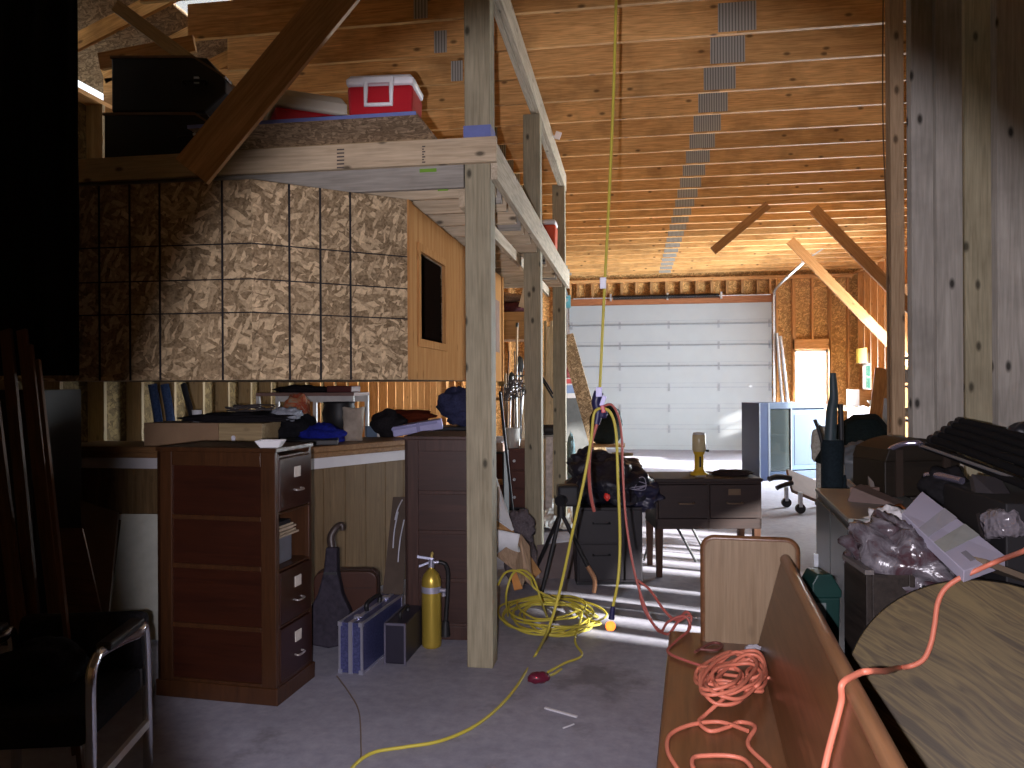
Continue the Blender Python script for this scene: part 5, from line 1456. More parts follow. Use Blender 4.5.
# long white carton, tilted
def slab(name, label, cat, corners, th, mat, bevel=.003):
    A_ = [P(*c) for c in corners]
    n = (A_[1] - A_[0]).cross(A_[3] - A_[0]).normalized()
    if n.z > 0: n = -n
    mb = MB(); B_ = [p + n * th for p in A_]
    mb.add(A_ + B_, [(0, 1, 2, 3), (7, 6, 5, 4), (0, 4, 5, 1), (1, 5, 6, 2), (2, 6, 7, 3), (3, 7, 4, 0)])
    return mb, A_, n
mb, A_, n = slab('x', '', '', [(902, 513, 3.0), (922, 491, 3.15), (1006, 556, 2.68), (964, 571, 2.58)], .045, None)
wc = thing('white_carton', 'long white carton lying tilted on the pile, clear tape round it', 'box', (A_[0] + A_[2]) / 2 - V((0, 0, .1)))
mb.build('carton', plain('white_carton_m', (.40, .375, .46), .55, var=.04), wc, bevel=.003, world=True)
def onbox(u, v, k=-.0015):
    return (A_[0] * (1 - u) + A_[3] * u) * (1 - v) + (A_[1] * (1 - u) + A_[2] * u) * v + n * k
def strip(u0, u1, v0, v1):
    mb = MB(); p = [onbox(u0, v0), onbox(u0, v1), onbox(u1, v1), onbox(u1, v0)]
    r = [x - n * .001 for x in p]; mb.add(p + r, [(0, 1, 2, 3), (7, 6, 5, 4), (0, 4, 5, 1), (1, 5, 6, 2), (2, 6, 7, 3), (3, 7, 4, 0)]); return mb
strip(.55, .72, .0, 1.0).build('tape', plain('clear_tape', (.30, .31, .29), .08), wc, world=True)['label'] = 'shiny tape strip'
strip(.30, .46, .0, 1.0).build('tape', plain('clear_tape_b', (.34, .33, .37), .2), wc, world=True)
strip(.80, .93, .28, .42).build('label', plain('grey_mark', (.22, .21, .24), .6), wc, world=True)
mb = MB(); p = [onbox(0, 1, .10), onbox(1, 1, .10)]
# junk: brown carton piece, orange object, board
mb = MB(); mb.cbox(P(880, 503, 3.55), (.24, .15, .07), Matrix.Rotation(-.5, 3, 'Z') @ Matrix.Rotation(.35, 3, 'Y')); solo(mb, 'brown_carton', plain('pinkish_carton', (.12, .08, .068), .8), 'pinkish brown carton lying left of the white carton', 'box', bevel=.004)
mb = MB(); mb.cbox(P(866, 493, 3.75), (.09, .12, .06), Matrix.Rotation(-.9, 3, 'Z')); solo(mb, 'small_box', plain('tan_box', (.22, .14, .11), .8), 'small tan box at left end of the pinkish brown carton', 'box', bevel=.003)
mb = MB(); mb.blob(P(893, 517, 3.35), (.085, .07, .05), 127, .35, 2.5); solo(mb, 'orange_bag', cloth('rust', (.16, .05, .015)), 'rust orange bag wedged between clear bag and white carton', 'bag')
mb = MB(); mb.bar(P(848, 482, 3.95), P(866, 499, 3.6), .03, .012); solo(mb, 'steel_bar', plain('bar_grey', (.28, .27, .26), .4, .5), 'short grey bar lying on the steel cabinet top', 'bar')
mb = MB(); mb.bar(P(868, 470, 3.9), P(874, 498, 3.7), .035, .02); solo(mb, 'tan_strap', plain('tan_strap', (.22, .19, .17), .7), 'tan strap hanging over the pinkish brown carton', 'strap')
# old trunk on a crate
t = thing('old_travel_chest', 'old dark brown trunk with curved lid below the slim post', 'trunk', PZ(898, 3.95, 1.05) + V((0, -.12, 0)), R(14))
tk = wood('trunk_wood', (.010, .007, .0045), (.019, .013, .008), 'X', 8, .55)
mb = MB(); mb.box(-.19, .19, -.13, .16, 0, .17); mb.build('body', tk, t, bevel=.006)
mb = MB(); pl = [(-.19, .17)] + [(-.19 + .02 + .34 * i / 10, .17 + .055 + .05 * math.sin(math.pi * i / 10)) for i in range(11)] + [(.19, .17)]
mb.prism(pl, -.135, .165); mb.build('lid', tk, t, bevel=.004)
for x in (-.12, .12):
    mb = MB(); mb.box(x - .018, x + .018, -.14, -.129, 0, .225); mb.build('strap', plain('trunk_strap', (.025, .015, .01), .6), t)
c = t.location
mb = MB(); mb.box(c.x - .02, c.x + .10, c.y - .12, c.y + .12, 0, 1.045); solo(mb, 'tall_crate', M['crate_dark'], 'tall dark crate under the old brown trunk', 'crate', bevel=.004)
# dark box with the stack of pipes
D0x, D0y = 1.33, 3.02
mb = MB(); mb.box(D0x, D0x + .75, D0y, D0y + .66, 0, 1.16); solo(mb, 'black_crate', plain('black_crate', (.007, .006, .007), .7), 'big black crate under the stack of dark pipes', 'crate', bevel=.006)
PM = plain('dark_pipe', (.004, .0035, .004), .8, 0, .2)
labs = ['lowest, leftmost', 'second lowest', 'third from the bottom', 'fourth from the bottom', 'fifth from the bottom', 'topmost']
starts = [(927, 447), (934, 440), (941, 436), (948, 431), (955, 426), (962, 422)]
ends = [(1042, 512), (1052, 500), (1062, 489), (1068, 479), (1072, 470), (1076, 462)]
for i, (a, b) in enumerate(zip(starts, ends)):
    A1, B1 = P(*a, 3.62 + .0 * i), P(*b, 2.85 + .02 * i)
    A1.z = max(A1.z, 1.20 + .028 * i); B1.z = max(B1.z, 1.19 + .028 * i)
    t = thing('pipe', 'dark rubber-sleeved pipe, ' + labs[i] + ' of the stack at right edge', 'pipe', A1, group='stacked dark pipes')
    mb = MB(); mb.tube([A1, A1.lerp(B1, .3) + V((0, 0, .004)), B1], .0175, 14); mb.build('sleeve', PM, t, world=True)
    mb = MB(); d_ = (A1 - B1).normalized(); mb.cyl(A1, A1 + d_ * .03, .0205, .019, 14); mb.build('end_cap', M['dark'], t, world=True)
mb = MB(); A1, B1 = P(922, 446, 3.52), P(1036, 486, 2.9); A1.z = max(A1.z, 1.25); mb.tube([A1, B1], .007, 8, raw=True); solo(mb, 'chrome_rod', plain('rod', (.35, .35, .38), .3, .8), 'thin bright rod lying along the stack of dark pipes', 'rod')
mb = MB(); c = P(1022, 436, 3.3); mb.blob(c, (.06, .06, .06), 131, .2, 2); mb.cyl(c, c - V((0, 0, .16)), .03); solo(mb, 'rubber_bulb', M['black_plastic'], 'black rounded knob above the pipes at right edge', 'knob')
# chrome handle tube
mb = MB(); mb.tube([P(888, 455, 3.75), P(891, 449, 3.7), P(903, 444, 3.65), P(917, 443, 3.62), P(921, 445, 3.6)], .013, 10); solo(mb, 'bent_chrome_pipe', plain('chrome_b', (.55, .52, .70), .2, .9), 'bent chrome handle tube by the left ends of the pipes', 'handle')
mb = MB(); mb.tube([P(926, 476, 3.45), P(936, 475, 3.4), P(962, 481, 3.25)], .016, 10); solo(mb, 'chrome_tube', bpy.data.materials['chrome_b'], 'short chrome tube shining below the pipe stack', 'tube')
mb = MB(); mb.blob(P(945, 490, 3.42), (.10, .10, .09), 134, .3, 2.4, fine=.1); solo(mb, 'black_sack', cloth('black_sack', (.012, .011, .012)), 'black sack sagging below the chrome tube', 'sack')
# board and bubble wrap at right
mb, A2, n2 = slab('x', '', '', [(972, 474, 3.12), (1000, 478, 3.1), (1034, 530, 2.85), (985, 540, 2.9)], .03, None)
solo(mb, 'grey_board', plain('panel_darkgrey', (.035, .03, .032), .6), 'dark grey panel lying aslant between pipes and bubble wrap', 'panel')
def bubble():
    k = NT('bubble_wrap', .08, spec=.9)
    v = k.n('ShaderNodeTexVoronoi'); v.inputs['Scale'].default_value = 45; k.l(k.tc.outputs['Object'], v.inputs['Vector'])
    k.bump(v.outputs['Distance'], .9, .012)
    return k.out((.14, .125, .14))
mb = MB(); mb.M = Matrix.Translation(P(1012, 522, 2.85)) @ Matrix.Rotation(.6, 4, 'Z') @ Matrix.Rotation(-.3, 4, 'X'); mb.blob((0, 0, 0), (.10, .07, .055), 137, .15, 2.5, power=.35)
solo(mb, 'bubble_wrap_packet', bubble(), 'packet in glossy bubble wrap at right edge above tabletop', 'packet')
mb = MB(); mb.cbox(P(1000, 570, 2.72), (.30, .12, .02), Matrix.Rotation(.5, 3, 'Z') @ Matrix.Rotation(.35, 3, 'Y')); solo(mb, 'tan_board', plain('tan_board', (.15, .11, .075), .7), 'tan board edge between white carton and tabletop', 'board')
# support under the upper junk (old crate, dark)
mb = MB(); mb.box(1.04, 1.31, 2.98, 3.26, 0, .86); o = solo(mb, 'narrow_crate', M['crate_dark'], 'narrow dark crate under the long white carton', 'crate', bevel=.004)
# orange cord over the tabletop and the pew back
def onTab(px, py, k=.009):
    r = ray(px, py); o_ = V((0, 0, H)); d = (ctr - o_).dot(nrm) / r.dot(nrm); return o_ + r * d + nrm * (k + .003)
cp = [P(1045, 541, 2.3), P(1024, 551, 2.35), onTab(1000, 562, .02), onTab(975, 572), onTab(958, 580), onTab(945, 590), onTab(938, 604), onTab(935, 625), onTab(931, 645), onTab(924, 660, .012), onTab(912, 667, .02), onTab(898, 670, .035), P(886, 671, 2.12)]
rail = lambda px, py: FL(px, py, .860)
def onBack(px, py, k=.011):
    a_ = pe.matrix_basis @ V((SD - .03, 0, SZ - .02)); b_ = pe.matrix_basis @ V((SD + lean - .010, 0, .82)); c_ = pe.matrix_basis @ V((SD - .03, -1, SZ - .02))
    n_ = (b_ - a_).cross(c_ - a_).normalized()
    if n_.x > 0: n_ = -n_
    r = ray(px, py); o_ = V((0, 0, H)); return o_ + r * ((a_ - o_).dot(n_) / r.dot(n_)) + n_ * k
cp += [rail(872, 671), rail(860, 673), onBack(851, 686, .02), onBack(846, 702), onBack(839, 730), onBack(832, 757), onBack(826, 785)]
mb = MB(); mb.tube(cp, .0085, 10); solo(mb, 'orange_extension_lead', OC, 'orange extension cord crossing the round tabletop and over pew back', 'cord')

# ================= further back on the right =================
# draped black cloth over a barrel
c = PZ(858, 5.6, 0)
mb = MB(); mb.lathe([(.17, 0), (.20, .1), (.21, .5), (.19, .95), (.17, 1.0)], 20, (c.x, c.y, 0)); solo(mb, 'barrel', M['dark'], 'dark barrel under the black draped cloth', 'barrel')
def drapef(u, v):
    a = u * 2 * math.pi
    rr = .02 + .24 * v
    z = 1.36 - .10 * v - (.34 * max(0, v - .45) ** 1.2) + .03 * math.sin(3 * a + 1) * v + .10 * math.cos(a + .3) * (1 - v * .3) * v
    return (c.x + rr * math.cos(a) * (1 + .1 * math.sin(5 * a)), c.y + rr * math.sin(a), max(z, 1.005))
mb = MB(); mb.sheet(drapef, 48, 14, .006); solo(mb, 'black_drape', cloth('green_black', (.010, .016, .016)), 'black cloth draped into a peaked hump beside the slim post', 'cloth')
mb = MB(); c2 = PZ(860, 5.2, .95); mb.blob((c2.x, c2.y, 1.10), (.14, .10, .09), 141, .3, 2.3, fine=.1); mb.box(c2.x - .12, c2.x + .12, c2.y - .09, c2.y + .09, 0, 1.05); solo(mb, 'grey_plastic_bag', plain('grey_bag', (.10, .11, .12), .4), 'grey plastic sack under the peaked black cloth', 'sack')
# quiver-like dark bag with upright gear
c = PZ(833, 4.95, 0)
t = thing('gear_bag', 'tall dark blue-green gear bag with upright implements, by the window', 'bag', (c.x, c.y, 0), TH)
gb = cloth('teal_black', (.012, .020, .026), .8)
mb = MB(); mb.lathe([(.06, 0), (.066, .02), (.066, .5), (.068, 1.05), (.070, 1.22), (.06, 1.23)], 20); mb.build('body', gb, t)
mb = MB(); mb.tube([(.066, 0, .45), (.08, 0, .6), (.08, 0, .85), (.066, 0, 1.0)], .02, 8); mb.build('pocket', gb, t)
mb = MB(); mb.tube([(-.02, 0, 1.1), (-.01, 0, 1.25), (.0, 0, 1.42), (.012, 0, 1.5), (.008, 0, 1.62), (.008, 0, 1.66)], (.042, .018), 10); mb.build('tall_implement', plain('implement', (.03, .05, .06), .5), t)
mb = MB(); mb.tube([(-.05, 0, 1.15), (-.08, 0, 1.28), (-.11, .0, 1.36)], .012, 8); mb.build('short_handle', M['dark'], t)
mb = MB(); mb.tube([(.05, 0, 1.0), (.06, 0, 1.2), (.055, 0, 1.46)], .018, 8); mb.build('side_handle', M['dark'], t)
mb = MB(); c2 = P(820, 445, 5.75); mb.blob(c2, (.06, .05, .13), 143, .35, 2.4, fine=.1); mb.tube([c2 - V((0, 0, .05)), (c2.x, c2.y, 0)], .03, 8, raw=True); solo(mb, 'pale_glove', cloth('pale_glove', (.42, .40, .34)), 'pale glove hung on a stake left of the gear bag', 'glove')
# blue display cabinet
a, b = FL(759, 481), FL(826, 478)
t = thing('display_cabinet', 'blue metal display cabinet with glass front near garage door', 'cabinet', (a.x, a.y, 0), math.atan2(b.y - a.y, b.x - a.x))
wb_ = (b - a).length
blu = plain('blue_metal', (.007, .026, .065), .5, var=.08)
navy = plain('navy_metal', (.004, .014, .055), .4)
hc = 1.27
mb = MB(); mb.box(0, .18, -.02, .5, .0, hc); mb.build('side_panel', navy, t, bevel=.006)['label'] = 'navy blue left side panel'
mb = MB(); mb.box(.18, wb_, .0, .5, 0, .14); mb.box(.18, wb_, 0, .5, hc - .10, hc); mb.box(wb_ - .04, wb_, 0, .5, .14, hc - .1); mb.box(.18, wb_, .48, .5, .14, hc - .1); mb.build('frame', blu, t, bevel=.004)
mb = MB(); mb.box(.62, wb_ - .04, -.012, .0, .16, hc - .12); d_ = mb.build('door', plain('pale_blue_metal', (.014, .045, .095), .5), t, bevel=.004)
mb = MB(); mb.box(.66, wb_ - .08, -.018, -.012, .24, hc - .2); mb.build('door_inset', blu, d_, bevel=.003)
mb = MB(); mb.box(.20, .61, .01, .016, .15, hc - .11); mb.build('glass', glassy('cabinet_glass', (.04, .05, .05), .72, .1), t)
mb = MB()
for z in (.42, .72): mb.box(.19, .60, .06, .45, z, z + .015)
for z in (.42,): 
    mb.build('shelf', plain('shelf_grey', (.30, .30, .28), .6), t)
mb = MB(); mb.box(.19, .21, -.01, .01, .14, hc - .1); mb.box(.60, .62, -.01, .01, .14, hc - .1); mb.box(-.004, .018, -.024, -.018, 0, hc); mb.box(.165, .19, -.024, -.018, 0, hc); mb.build('edge_strip', plain('pale_strip', (.10, .11, .13), .5, .2), t)
m_ = t.matrix_basis
for i, (x, w, h) in enumerate(((.22, .14, .10), (.37, .12, .16))):
    mb = MB(); mb.M = m_; mb.box(x, x + w, .12, .3, .437, .437 + h); solo(mb, 'parts_box', plain('parts_box%d' % i, ((.45, .34, .2), (.5, .48, .42))[i], .8), ('tan', 'off-white')[i] + ' small box on shelf inside the blue display cabinet', 'box')
# tilted creeper/cart
c = FL(803, 511)
t = thing('utility_cart', 'tan tilted utility cart with dark caster wheel on bright floor', 'cart', (c.x, c.y, 0), TH)
k_ = c.y / 770 * 1.0
mb = MB(); mb.M = Matrix.Translation((.14, .1, .26)) @ Matrix.Rotation(R(22), 4, 'Y') @ Matrix.Rotation(R(28), 4, 'X'); mb.box(-.30, .34, -.25, .25, -.02, .02); mb.build('deck', plain('cart_tan', (.16, .10, .08), .8), t, bevel=.01)
for x, y in ((-.10, -.18), (-.10, .3), (.33, -.18), (.33, .3)):
    mb = MB(); mb.cyl((x, y - .02, .06), (x, y + .02, .06), .06, n=20); w_ = mb.build('wheel', M['dark'], t)
    mb = MB(); mb.box(x - .02, x + .02, y - .026, y + .026, .08, .26 if x < 0 else .14); mb.build('fork', M['galv'], w_)
mb = MB(); mb.tube([(-.12, .08, .40), (-.30, .05, .42), (-.42, .0, .40)], .035, 8); mb.tube([(-.15, -.05, .36), (-.28, -.08, .33), (-.36, -.1, .30)], .03, 8); mb.build('handle', M['black_plastic'], t)
# workbench clutter under the windows at far right
b0 = PZ(836, 13.0, 0); b1 = PZ(893, 12.0, 0)
t = thing('workbench', 'rough workbench along the right wall below the small window', 'workbench', (4.1, 16.6, 0))
mb = MB(); mb.box(-.55, .9, -1.1, 1.3, 1.06, 1.10); mb.build('top', M['stud_pale'], t)
for x in (-.5, .84):
    for y in (-1.05, 1.22):
        mb = MB(); mb.box(x - .045, x + .045, y - .045, y + .045, 0, 1.06); mb.build('leg', M['stud_pale'], t)
def desk_item(mb, *a, **k): return solo(mb, *a, **k)
BT = 1.102
def bench_pt(px): return PZ(px, 16.0, BT)
c = bench_pt(853); mb = MB(); mb.cbox((c.x, c.y, BT + .18), (.20, .2, .34)); solo(mb, 'white_box', M['white_tag'], 'white upright box on far right workbench beneath the window', 'box', bevel=.004)
c = bench_pt(868); mb = MB(); mb.cbox((c.x + .02, c.y + .3, BT + .23), (.40, .22, .22)); mb.cbox((c.x + .02, c.y + .3, BT + .06), (.36, .2, .12)); solo(mb, 'brown_box', M['brace'], 'brown wooden box on far right workbench', 'box', bevel=.004)
c = bench_pt(872); mb = MB(); mb.lathe([(.06, 0), (.10, .02), (.17, .12), (.165, .12), (.09, .03)], 20, (c.x, c.y - .25, BT)); solo(mb, 'white_bowl', plain('bowl_white', (.6, .62, .55), .4), 'pale bowl on far right workbench before the brown box', 'bowl')
c = bench_pt(848); mb = MB(); mb.sheet(lambda u, v: (c.x - .25 + .5 * u, c.y - .9 + .02 * math.sin(9 * u), BT - .38 + .40 * v + .015 * math.sin(14 * u)), 24, 6, .006); solo(mb, 'white_cloth', plain('white_cloth', (.80, .80, .82), .8), 'bright white cloth hanging at the front of far workbench', 'cloth')
board('leaning_plank', V((2.25, 7.9, 0)), PZ(886, 9.5, 1.75), .25, .03, M['brace'], 'brown board leaning behind the slim post', 'board', up=(1, 0, 0))
lean_panel('grey_batten', 'pale grey slat leaning just left of the slim post', 'board', [(885, 398), (890, 400), (880, 633), (866, 633)], 7.2, 6.43, .02, plain('slat_grey', (.36, .36, .36), .6))
# shelving behind the slim post, between post and planks
t = thing('shelf_rack', 'dark shelf rack glimpsed between slim post and tall planks', 'shelf', PZ(908, 6.6, 0) + V((.2, 0, 0)))
mb = MB()
for z in (.9, 1.25, 1.55, 1.80): mb.box(-.16, .35, 0, .35, z, z + .02)
mb.build('shelves', M['dark'], t)
for x in (-.16, .34):
    mb = MB(); mb.box(x - .015, x + .015, 0, .03, 0, 1.9); mb.box(x - .015, x + .015, .32, .35, 0, 1.9); mb.build('upright', M['dark'], t)
m_ = t.matrix_basis
for i, (x, z, w, h, col, lab) in enumerate(((-.12, 1.57, .16, .14, (.5, .5, .5), 'white carton on upper shelf of the dark rack'), (-.12, 1.27, .20, .10, (.45, .42, .35), 'cream box on middle shelf of the dark rack'), (-.14, .92, .22, .15, (.25, .16, .09), 'brown box on lower shelf of the dark rack'))):
    mb = MB(); mb.M = m_; mb.box(x - .02, x + w - .02, .05, .3, z + .021, z + h); solo(mb, 'shelf_box', plain('shelfbox%d' % i, col, .8), lab, 'box')
# pipes leaning by the garage door
for i, (a, b) in enumerate((((775.5, 333), (782, 421)), ((779, 336), (789, 421)))):
    f_ = P(a[0], a[1], 18.0); bx = FL(b[0] + 1.0, 455.0 + 0, 0)
    d_ = PX_(0, 0, 1) if False else None
    mb = MB(); top_p = PY(a[0] + 1.5, a[1], YB - .22); bot = PZ(b[0] + 4, 17.9, .02); mb.tube([bot, top_p], .035, 8, raw=True)
    solo(mb, 'leaning_pipe', M['galv'], ('left', 'right')[i] + ' of two long galvanised pipes leaning beside garage door', 'pipe', 'pipes by garage door')
M['cream_board'] = wood('cream_board', (.62, .50, .30), (.86, .74, .50), 'X', 10, .7, .3, .1, .3, 0, .1)
# ================= clutter between the posts (left, far) =================
# open timber rack
x0, y0 = PZ(502, 11.5, 0).x, PZ(502, 11.5, 0).y
t = thing('timber_rack', 'tall rough timber rack seen between nearest and middle posts', 'rack', (x0 - .5, y0 + .3, 0))
for x in (-.45, .95):
    for y in (0, .55):
        mb = MB(); mb.box(x - .04, x + .04, y - .04, y + .04, 0, 2.75); mb.build('upright', M['stud'], t)
for z in (.55, 1.35, 2.28):
    mb = MB(); mb.box(-.48, .98, -.05, .6, z, z + .04); mb.build('shelf', M['brace'], t)
rm = t.matrix_basis
mb = MB(); mb.M = rm; mb.box(-.3, .88, -.04, .5, 2.322, 2.70); mb.box(-.3, .88, -.05, -.041, 2.44, 2.452); mb.box(-.3, .88, -.05, -.041, 2.57, 2.582); solo(mb, 'cedar_chest', wood('cedar', (.42, .22, .08), (.62, .38, .16), 'X', 6, .6), 'wide tan cedar chest on top shelf of timber rack', 'chest', bevel=.006)
mb = MB(); mb.M = rm; mb.blob((.45, .2, 2.78), (.40, .2, .10), 151, .25, 2.4, flat=2.702); solo(mb, 'maroon_blanket', cloth('maroon', (.07, .022, .025)), 'folded maroon blanket lying on the cedar chest', 'blanket')
mb = MB(); mb.M = rm; mb.blob((.40, .2, 2.94), (.36, .18, .085), 153, .25, 2.4); solo(mb, 'tan_blanket', cloth('tan_blanket', (.26, .17, .12)), 'folded tan blanket on top of the maroon blanket', 'blanket')
mb = MB(); mb.M = rm; mb.cbox((.80, .15, 2.93), (.10, .2, .32), Matrix.Rotation(.25, 3, 'Y')); solo(mb, 'cream_book', plain('cream_book', (.62, .55, .42), .7), 'cream coloured flat case standing beside the folded blankets', 'case')
# hanging chain
mb = MB(); c = rm @ V((.42, -.07, 2.26))
for i in range(14):
    a = c - V((0, 0, .04 * i)); o_ = i % 2
    mb.tube([a + V((.016 * math.cos(k), .016 * math.sin(k) * o_, .026 * math.sin(k) if not o_ else .026 * math.cos(k) * 0 + .0)) if not o_ else a + V((0, .014 * math.cos(k), .026 * math.sin(k))) for k in [2 * math.pi * j / 8 for j in range(9)]], .006, 6, raw=True)
solo(mb, 'hanging_chain', M['galv'], 'short chain hanging from the timber rack shelf', 'chain')
# long-handled tools leaning in the rack
names = [('rake', (514, 383), (511, 450)), ('spade', (517, 327), (516, 452)), ('hoe', (520, 372), (520, 450)), ('fork', (524, 376), (522, 448)), ('broom', (507, 386), (508, 450)), ('shovel', (512, 388), (514, 448)), ('long_bar', (523, 392), (518, 452))]
tl = plain('tool_handle', (.45, .33, .20), .6, amt=.3)
tools_lab = {'rake': 'garden rake leaning in timber rack, tines upward', 'spade': 'tall tan spade handle leaning in middle of timber rack', 'hoe': 'hoe leaning in timber rack right of the tall spade', 'fork': 'garden fork leaning at right end of timber rack', 'broom': 'broom leaning at left end of timber rack', 'shovel': 'shovel leaning left of the tall spade in timber rack', 'long_bar': 'steel bar leaning across the tools in timber rack'}
for i, (nm, a, b) in enumerate(names):
    A1 = P(*a, 11.2 - .06 * i); B1 = P(*b, 11.0 - .06 * i); d_ = (A1 - B1).normalized(); B1 = B1 - d_ * ((B1.z - .02) / d_.z)
    t = thing(nm, tools_lab[nm], 'garden tool', (B1.x, B1.y, 0), group='long-handled tools')
    mb = MB(); mb.cyl(B1, A1, .018, .016, 8); mb.build('shaft', M['galv'] if nm == 'long_bar' else tl, t, world=True)
    mb = MB()
    if nm in ('rake', 'fork'):
        mb.bar(A1 - V((.14, 0, 0)), A1 + V((.14, 0, 0)), .03, .02)
        for k in range(8): mb.cyl(A1 + V((-.13 + .037 * k, 0, 0)), A1 + V((-.13 + .037 * k, -.02, .09)), .006, n=6)
    elif nm == 'broom': mb.box(A1.x - .12, A1.x + .12, A1.y - .03, A1.y + .03, A1.z, A1.z + .16)
    elif nm == 'long_bar': mb.cyl(A1, A1 + d_ * .1, .025, .01, 8)
    elif nm == 'spade': mb.cyl(A1, A1 + d_ * .06, .022, .02, 10)
    else: mb.blob(A1 + d_ * .11, (.055, .015, .12), i, .1, 2, 20, 12)
    mb.build('head', M['steel_dark'] if nm != 'broom' else M['box_wood'], t, world=True)
# black pole nearer
board('black_pole', FL(514, 522), P(500, 392, 7.4), .025, .025, M['dark'], 'thin black pole leaning between nearest and middle posts', 'pole', up=(0, 1, 0))
# bucket on a chest of drawers
c = PZ(509, 9.85, 0)
t = thing('red_brown_chest', 'red-brown chest standing low between the nearest two posts', 'chest', (c.x + .15, c.y + .1, 0), 0)
rb = plain('red_brown', (.09, .022, .012), .5)
mb = MB(); mb.box(-.42, .22, -.2, .3, .04, .78); mb.build('carcass', rb, t, bevel=.006)
for z0, z1 in ((.07, .27), (.29, .50), (.52, .74)):
    mb = MB(); mb.box(-.40, .20, -.215, -.2, z0, z1); d_ = mb.build('drawer', rb, t, bevel=.004); mb = MB(); mb.cyl((-.06, -.24, (z0 + z1) / 2), (-.06, -.215, (z0 + z1) / 2), .018, n=10); mb.build('knob', M['galv'], d_)
mb = MB(); mb.box(-.4, .20, -.18, .28, 0, .04); mb.build('plinth', M['dark'], t)
mb = MB(); c2 = t.location + V((-.13, -.03, .782)); mb.lathe([(.10, 0), (.115, .24), (.12, .245), (.118, .25), (.11, .245), (.096, .01)], 20, c2); solo(mb, 'white_bucket', plain('bucket_white', (.50, .48, .45), .5), 'off-white bucket on the red-brown chest', 'bucket')
mb = MB(); c2 = t.location + V((.10, .05, .782)); mb.box(c2.x - .1, c2.x + .12, c2.y - .1, c2.y + .1, c2.z, c2.z + .10); solo(mb, 'tan_box', plain('tan_small', (.42, .28, .18), .8), 'small tan box beside the bucket on red-brown chest', 'box')
c = PZ(499, 9.2, 0)
t = thing('low_shelf', 'low shelf with odds and ends just right of nearest post', 'shelf', (c.x - .15, c.y, 0))
mb = MB(); mb.box(-.25, .24, -.15, .2, .78, .80); mb.build('top', M['dark'], t)
for x in (-.24, .22):
    mb = MB(); mb.box(x, x + .02, -.15, .2, 0, .78); mb.build('side', M['dark'], t)
mb = MB(); mb.box(-.22, .22, -.15, .2, .42, .44); mb.build('shelf', M['brace'], t)
c2 = t.location
mb = MB(); mb.box(c2.x + .05, c2.x + .22, c2.y - .1, c2.y + .1, .802, .90); solo(mb, 'pink_box', plain('pinkish_box', (.55, .36, .28), .7), 'pinkish box on top of the low shelf', 'box', bevel=.004)
mb = MB(); mb.cbox((c2.x + .14, c2.y, .945), (.20, .16, .06), Matrix.Rotation(.2, 3, 'Z')); mb.box(c2.x + .05, c2.x + .2, c2.y - .08, c2.y + .08, .901, .92); solo(mb, 'white_packet', M['white_tag'], 'white packet lying on the pinkish box', 'packet', bevel=.004)
# between the middle and far posts: pale boards on end, motor on a stand
for i in range(4):
    px = 543.5 + i * 3.1
    a, b = P(px, 321 + (i % 2) * 6, 10.9), PZ(px + .3, 10.6, 0)
    board('pale_board', V((b.x, b.y, 0)), V((b.x, a.y, a.z)), .040, .022, M['cream_board'], ['leftmost', 'second', 'third', 'rightmost'][i] + ' of four pale boards on end between middle and far posts', 'board', 'pale boards on end', up=(1, 0, 0))
c = PZ(548, 10.25, 0)
t = thing('small_stand', 'small dark stand between the middle and far posts', 'stand', (c.x, c.y, 0))
mb = MB(); mb.box(-.13, .12, -.12, .12, .88, .92); mb.build('top', plain('stand_top', (.25, .24, .22), .6), t)
for x in (-.11, .09):
    for y in (-.1, .08):
        mb = MB(); mb.box(x, x + .02, y, y + .02, 0, .88); mb.build('leg', M['dark'], t)
mb = MB(); mb.cyl((c.x - .08, c.y, .99), (c.x + .09, c.y, .99), .068, n=18); mb.box(c.x - .06, c.x + .06, c.y - .05, c.y + .05, .921, .95); solo(mb, 'small_motor', M['dark'], 'small black motor on the dark stand', 'motor')
lean_panel('stained_panel', 'narrow white stained panel between the middle and far posts', 'panel', [(546, 437), (553, 437), (552, 511), (545, 511)], 9.85, 9.7, .015, plain('stained_white', (.50, .45, .44), .7, var=.35, scale=14))
mb = MB(); mb.tube([P(541, 375, 9.6), P(547, 384, 9.62), P(553, 394, 9.64)], .012, 8); mb.tube([P(541, 378, 9.6), P(547, 388, 9.62), P(553, 398, 9.64)], .012, 8); solo(mb, 'hanging_hose', M['dark'], 'black hose crossing in front of the four pale boards', 'hose')
# right of the far post: rough plank, sign, grey sheet, teal clothes
o = board('rough_plank', FL(604, 470), PY(566, 335, 13.9), .27, .03, M['osb'], 'rough strand-board plank leaning right of far post', 'plank', up=(1, 0, 0))
lean_panel('grey_sheet', 'grey wallboard sheet leaning right of the far post', 'sheet', [(556, 398), (590, 398), (602, 463), (558, 463)], 15.5, 15.1, .02, plain('wallboard', (.085, .086, .084), .95, 0, .1))
t = thing('red_white_crate', 'white crate with red band stacked left of the rough plank', 'crate', PZ(572, 15.8, 0) + V((-.18, .4, 0)))
mb = MB(); mb.box(-.25, .25, 0, .4, 0, 1.72); mb.build('box', plain('crate_white', (.6, .56, .54), .7), t)
mb = MB(); mb.box(-.252, .252, -.004, 0, 1.60, 1.70); mb.build('red_band', plain('red_band', (.5, .08, .08), .6), t)
mb = MB(); mb.box(-.252, .252, -.004, 0, 1.40, 1.57); mb.build('blue_band', plain('blue_band', (.18, .25, .40), .6), t)
c = t.location
mb = MB(); mb.blob((c.x, c.y + .2, 1.98), (.26, .2, .26), 161, .35, 2.4, flat=1.722); solo(mb, 'maroon_heap', cloth('maroon_b', (.20, .05, .05)), 'maroon cloth heap on the red banded crate', 'cloth')
